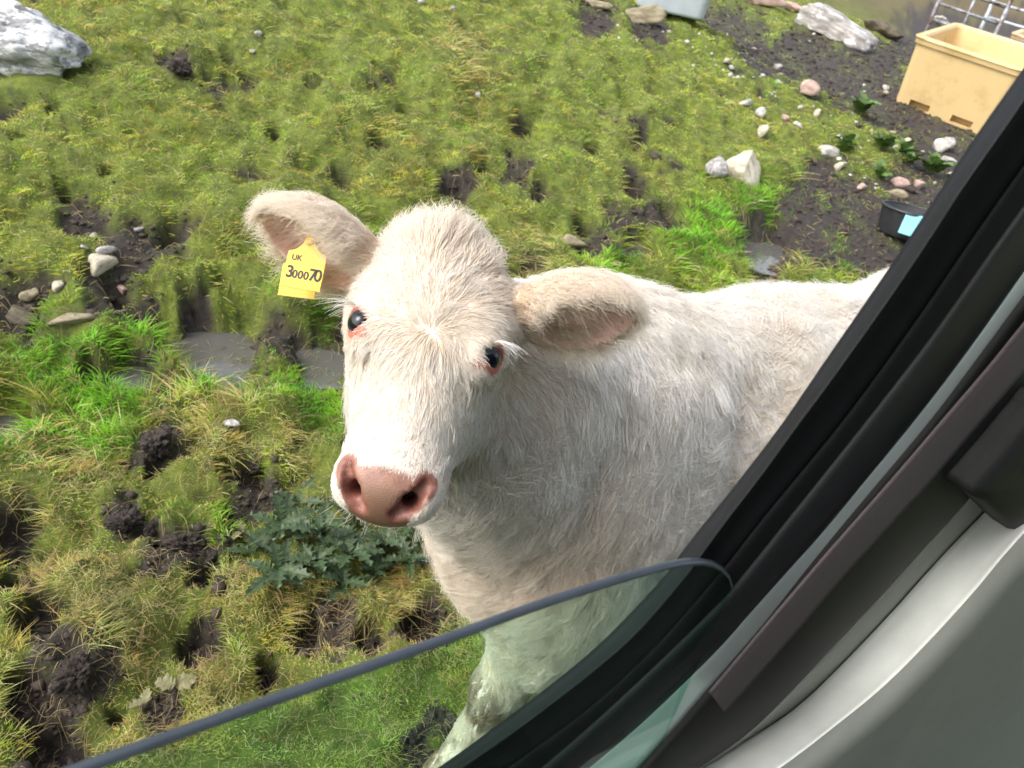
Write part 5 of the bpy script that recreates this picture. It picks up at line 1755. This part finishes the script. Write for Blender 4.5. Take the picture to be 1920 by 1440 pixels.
# lashes, a few whiskers and the long hairs that grow across the ears
lp, lr, lc = [], [], []
for i, E in enumerate(EARS):
    L_ = E['L']
    for k in range(1000):
        u = rng.uniform(0.02, 0.62); sgn = rng.choice([-1, 1]); side = rng.uniform(0.5, 1.0)
        yy = sgn * side * 0.052 * math.sin(math.pi * min(1, 0.18 + u * 0.62)) ** 0.7
        r0 = np.array([L_ * u, yy, 0.006 - 0.012 * (1 - side) * 2 + 0.008 * rng.random()])
        d0 = nrm(np.array([0.9, -sgn * rng.uniform(0.0, 0.55), rng.uniform(0.05, 0.5)]) + rng.normal(0, 0.15, 3))
        Lh = rng.uniform(0.022, 0.046) * (1 - 0.35 * u)
        cv = rng.normal(0, 0.25, 3)
        g = [E['base'] + E['M'] @ (r0 + d0 * Lh * tt + cv * Lh * tt * tt) - np.array([0, 0, 0.25 * Lh * tt * tt]) for tt in ts]
        lp.append(g); lr.append(0.00030 * (1 - 0.85 * ts)); lc.append(np.clip(np.array([0.90, 0.80, 0.66]) * rng.uniform(0.85, 1.08), 0, 0.95))
for c in EYES:
    s = np.sign(c[0])
    for k in range(26):
        u = rng.uniform(-1, 1)
        # upper lid arc
        r0 = c + np.array([s * (0.010 - 0.006 * abs(u)) + s * 0.004, -0.0135 + 0.004 * u * u, 0.012 - 0.012 * s * 0 - 0.014 * u])
        d0 = np.array([s * (0.85 + 0.2 * rng.normal()), -0.15 + 0.15 * rng.normal(), 0.35 - 0.5 * u])
        Lh = rng.uniform(0.018, 0.034)
        g = []
        for tt in np.linspace(0, 1, K):
            g.append(H(*(r0 + d0 * Lh * tt + np.array([0, 0.55, 0.0]) * Lh * tt * tt)))
        lp.append(g); lr.append(0.00042 * (1 - 0.85 * ts)); lc.append((0.94, 0.92, 0.90))
for k in range(90):
    ww = rng.uniform(-0.055, 0.055); aa = rng.uniform(0.165, 0.20); ff = rng.uniform(-0.08, -0.055)
    r0 = np.array([ww, aa, ff]); d0 = nrm(np.array([ww / 0.06 * 0.8, 0.75, 0.1]) + rng.normal(0, 0.25, 3))
    Lh = rng.uniform(0.010, 0.022)
    lp.append([H(*(r0 + d0 * Lh * tt)) for tt in ts]); lr.append(0.00025 * (1 - 0.8 * ts)); lc.append((0.85, 0.78, 0.68))
lash = make_curves('eyelashes', np.array(lp), np.array(lr), M_fur, calf, np.array(lc))
lash.matrix_parent_inverse = Matrix.Translation(-Vector(calf.location))

# ------------------------------------------------------------------ the yellow ear tag
M_tag = mat_simple('tag_yellow', (0.62, 0.40, 0.008), 0.4, 0.05, 30)
M_ink = mat_simple('tag_ink', (0.012, 0.012, 0.012), 0.6, 0.2, 60)
def tag_plate(name, hw, hh):
    # neck at the top, shoulders sloping out to a broad plate (local x right, y up)
    out = [(-0.10, 1.0), (0.10, 1.0), (0.22, 0.9), (0.34, 0.66), (0.62, 0.44), (0.92, 0.34), (1.0, 0.24), (1.0, -0.92), (0.93, -1.0), (-0.93, -1.0), (-1.0, -0.92), (-1.0, 0.24), (-0.92, 0.34), (-0.62, 0.44), (-0.34, 0.66), (-0.22, 0.9)]
    o_ = resample(np.array(out + out[:1]), 64)[:-1] * np.array([hw, hh])
    n_ = len(o_)
    th_ = 0.0011
    vs = [(x_, y_, -th_) for x_, y_ in o_] + [(x_, y_, th_) for x_, y_ in o_]
    fs = [tuple(range(n_))[::-1], tuple(range(n_, 2 * n_))] + [(i, (i + 1) % n_, n_ + (i + 1) % n_, n_ + i) for i in range(n_)]
    return mesh_from(name, vs, fs, False)
def text_mesh(s, size):
    cu = bpy.data.curves.new('lettering', 'FONT')
    cu.body = s; cu.size = size; cu.extrude = 0.00012; cu.offset = size * 0.022; cu.align_x = 'LEFT'
    o = bpy.data.objects.new('lettering', cu); COL.objects.link(o)
    dg = bpy.context.evaluated_depsgraph_get(); dg.update()
    me = bpy.data.meshes.new_from_object(o.evaluated_get(dg))
    bpy.data.objects.remove(o); bpy.data.curves.remove(cu)
    return me
TAGD = 0.868
def img_frame(px, py, depth, ang_deg, tilt=0.0, yaw=0.0):
    c_ = P(px, py, depth)
    a_ = math.radians(ang_deg)
    x_ = math.cos(a_) * _R - math.sin(a_) * _U          # along the writing, falling to the right
    z_ = -_F + _R * yaw + _U * tilt
    x_ = nrm(x_ - z_ * (x_ @ nrm(z_)) / np.linalg.norm(z_)); z_ = nrm(z_ - x_ * (z_ @ x_)); y_ = np.cross(z_, x_)
    return Matrix([[x_[0], y_[0], z_[0], c_[0]], [x_[1], y_[1], z_[1], c_[1]], [x_[2], y_[2], z_[2], c_[2]], [0, 0, 0, 1]])
PXM = TAGD / FPX * 0.93
TM = img_frame(574, 492, TAGD, 11, 0.1, -0.12)
tg_o = calf_part('ear_tag', tag_plate('ear_tag', 41 * PXM, 55 * PXM), M_tag)
tg_o.matrix_parent_inverse = Matrix.Identity(4)
tg_o.matrix_basis = Matrix.Translation(-Vector(calf.location)) @ TM
tg_o['label'] = 'yellow plastic ear tag with black numbers'
def put(s, x_, y_, size):
    o = link('tag_lettering', text_mesh(s, size * PXM), M_ink, tg_o)
    o.location = (x_ * PXM, y_ * PXM, 0.0013)
for s, x_, y_, sz in (('UK', -31, 1, 16), ('3', -37, -35, 34), ('0', -23, -35, 23), ('0', -11, -35, 23), ('0', 1, -35, 23), ('7', 12, -35, 34), ('0', 23, -35, 34)):
    put(s, x_, y_, sz)
st = link('tag_stud', mesh_from('tag_stud', *lathe([(0.0001, 0.0022), (0.0035, 0.0020), (0.0042, 0.0008), (0.0042, -0.004)], 20)), M_tag, tg_o)
st.location = (0, 42 * PXM, 0.001)
# the matching rear plate shows below the ear
tb = calf_part('rear_tag', tag_plate('rear_tag', 40 * PXM, 52 * PXM), M_tag)
tb.matrix_parent_inverse = Matrix.Identity(4)
tb.matrix_basis = Matrix.Translation(-Vector(calf.location)) @ img_frame(563, 512, TAGD + 0.042, 8, 0.1, -0.1)
print('script done', round(time.time() - T0, 1))
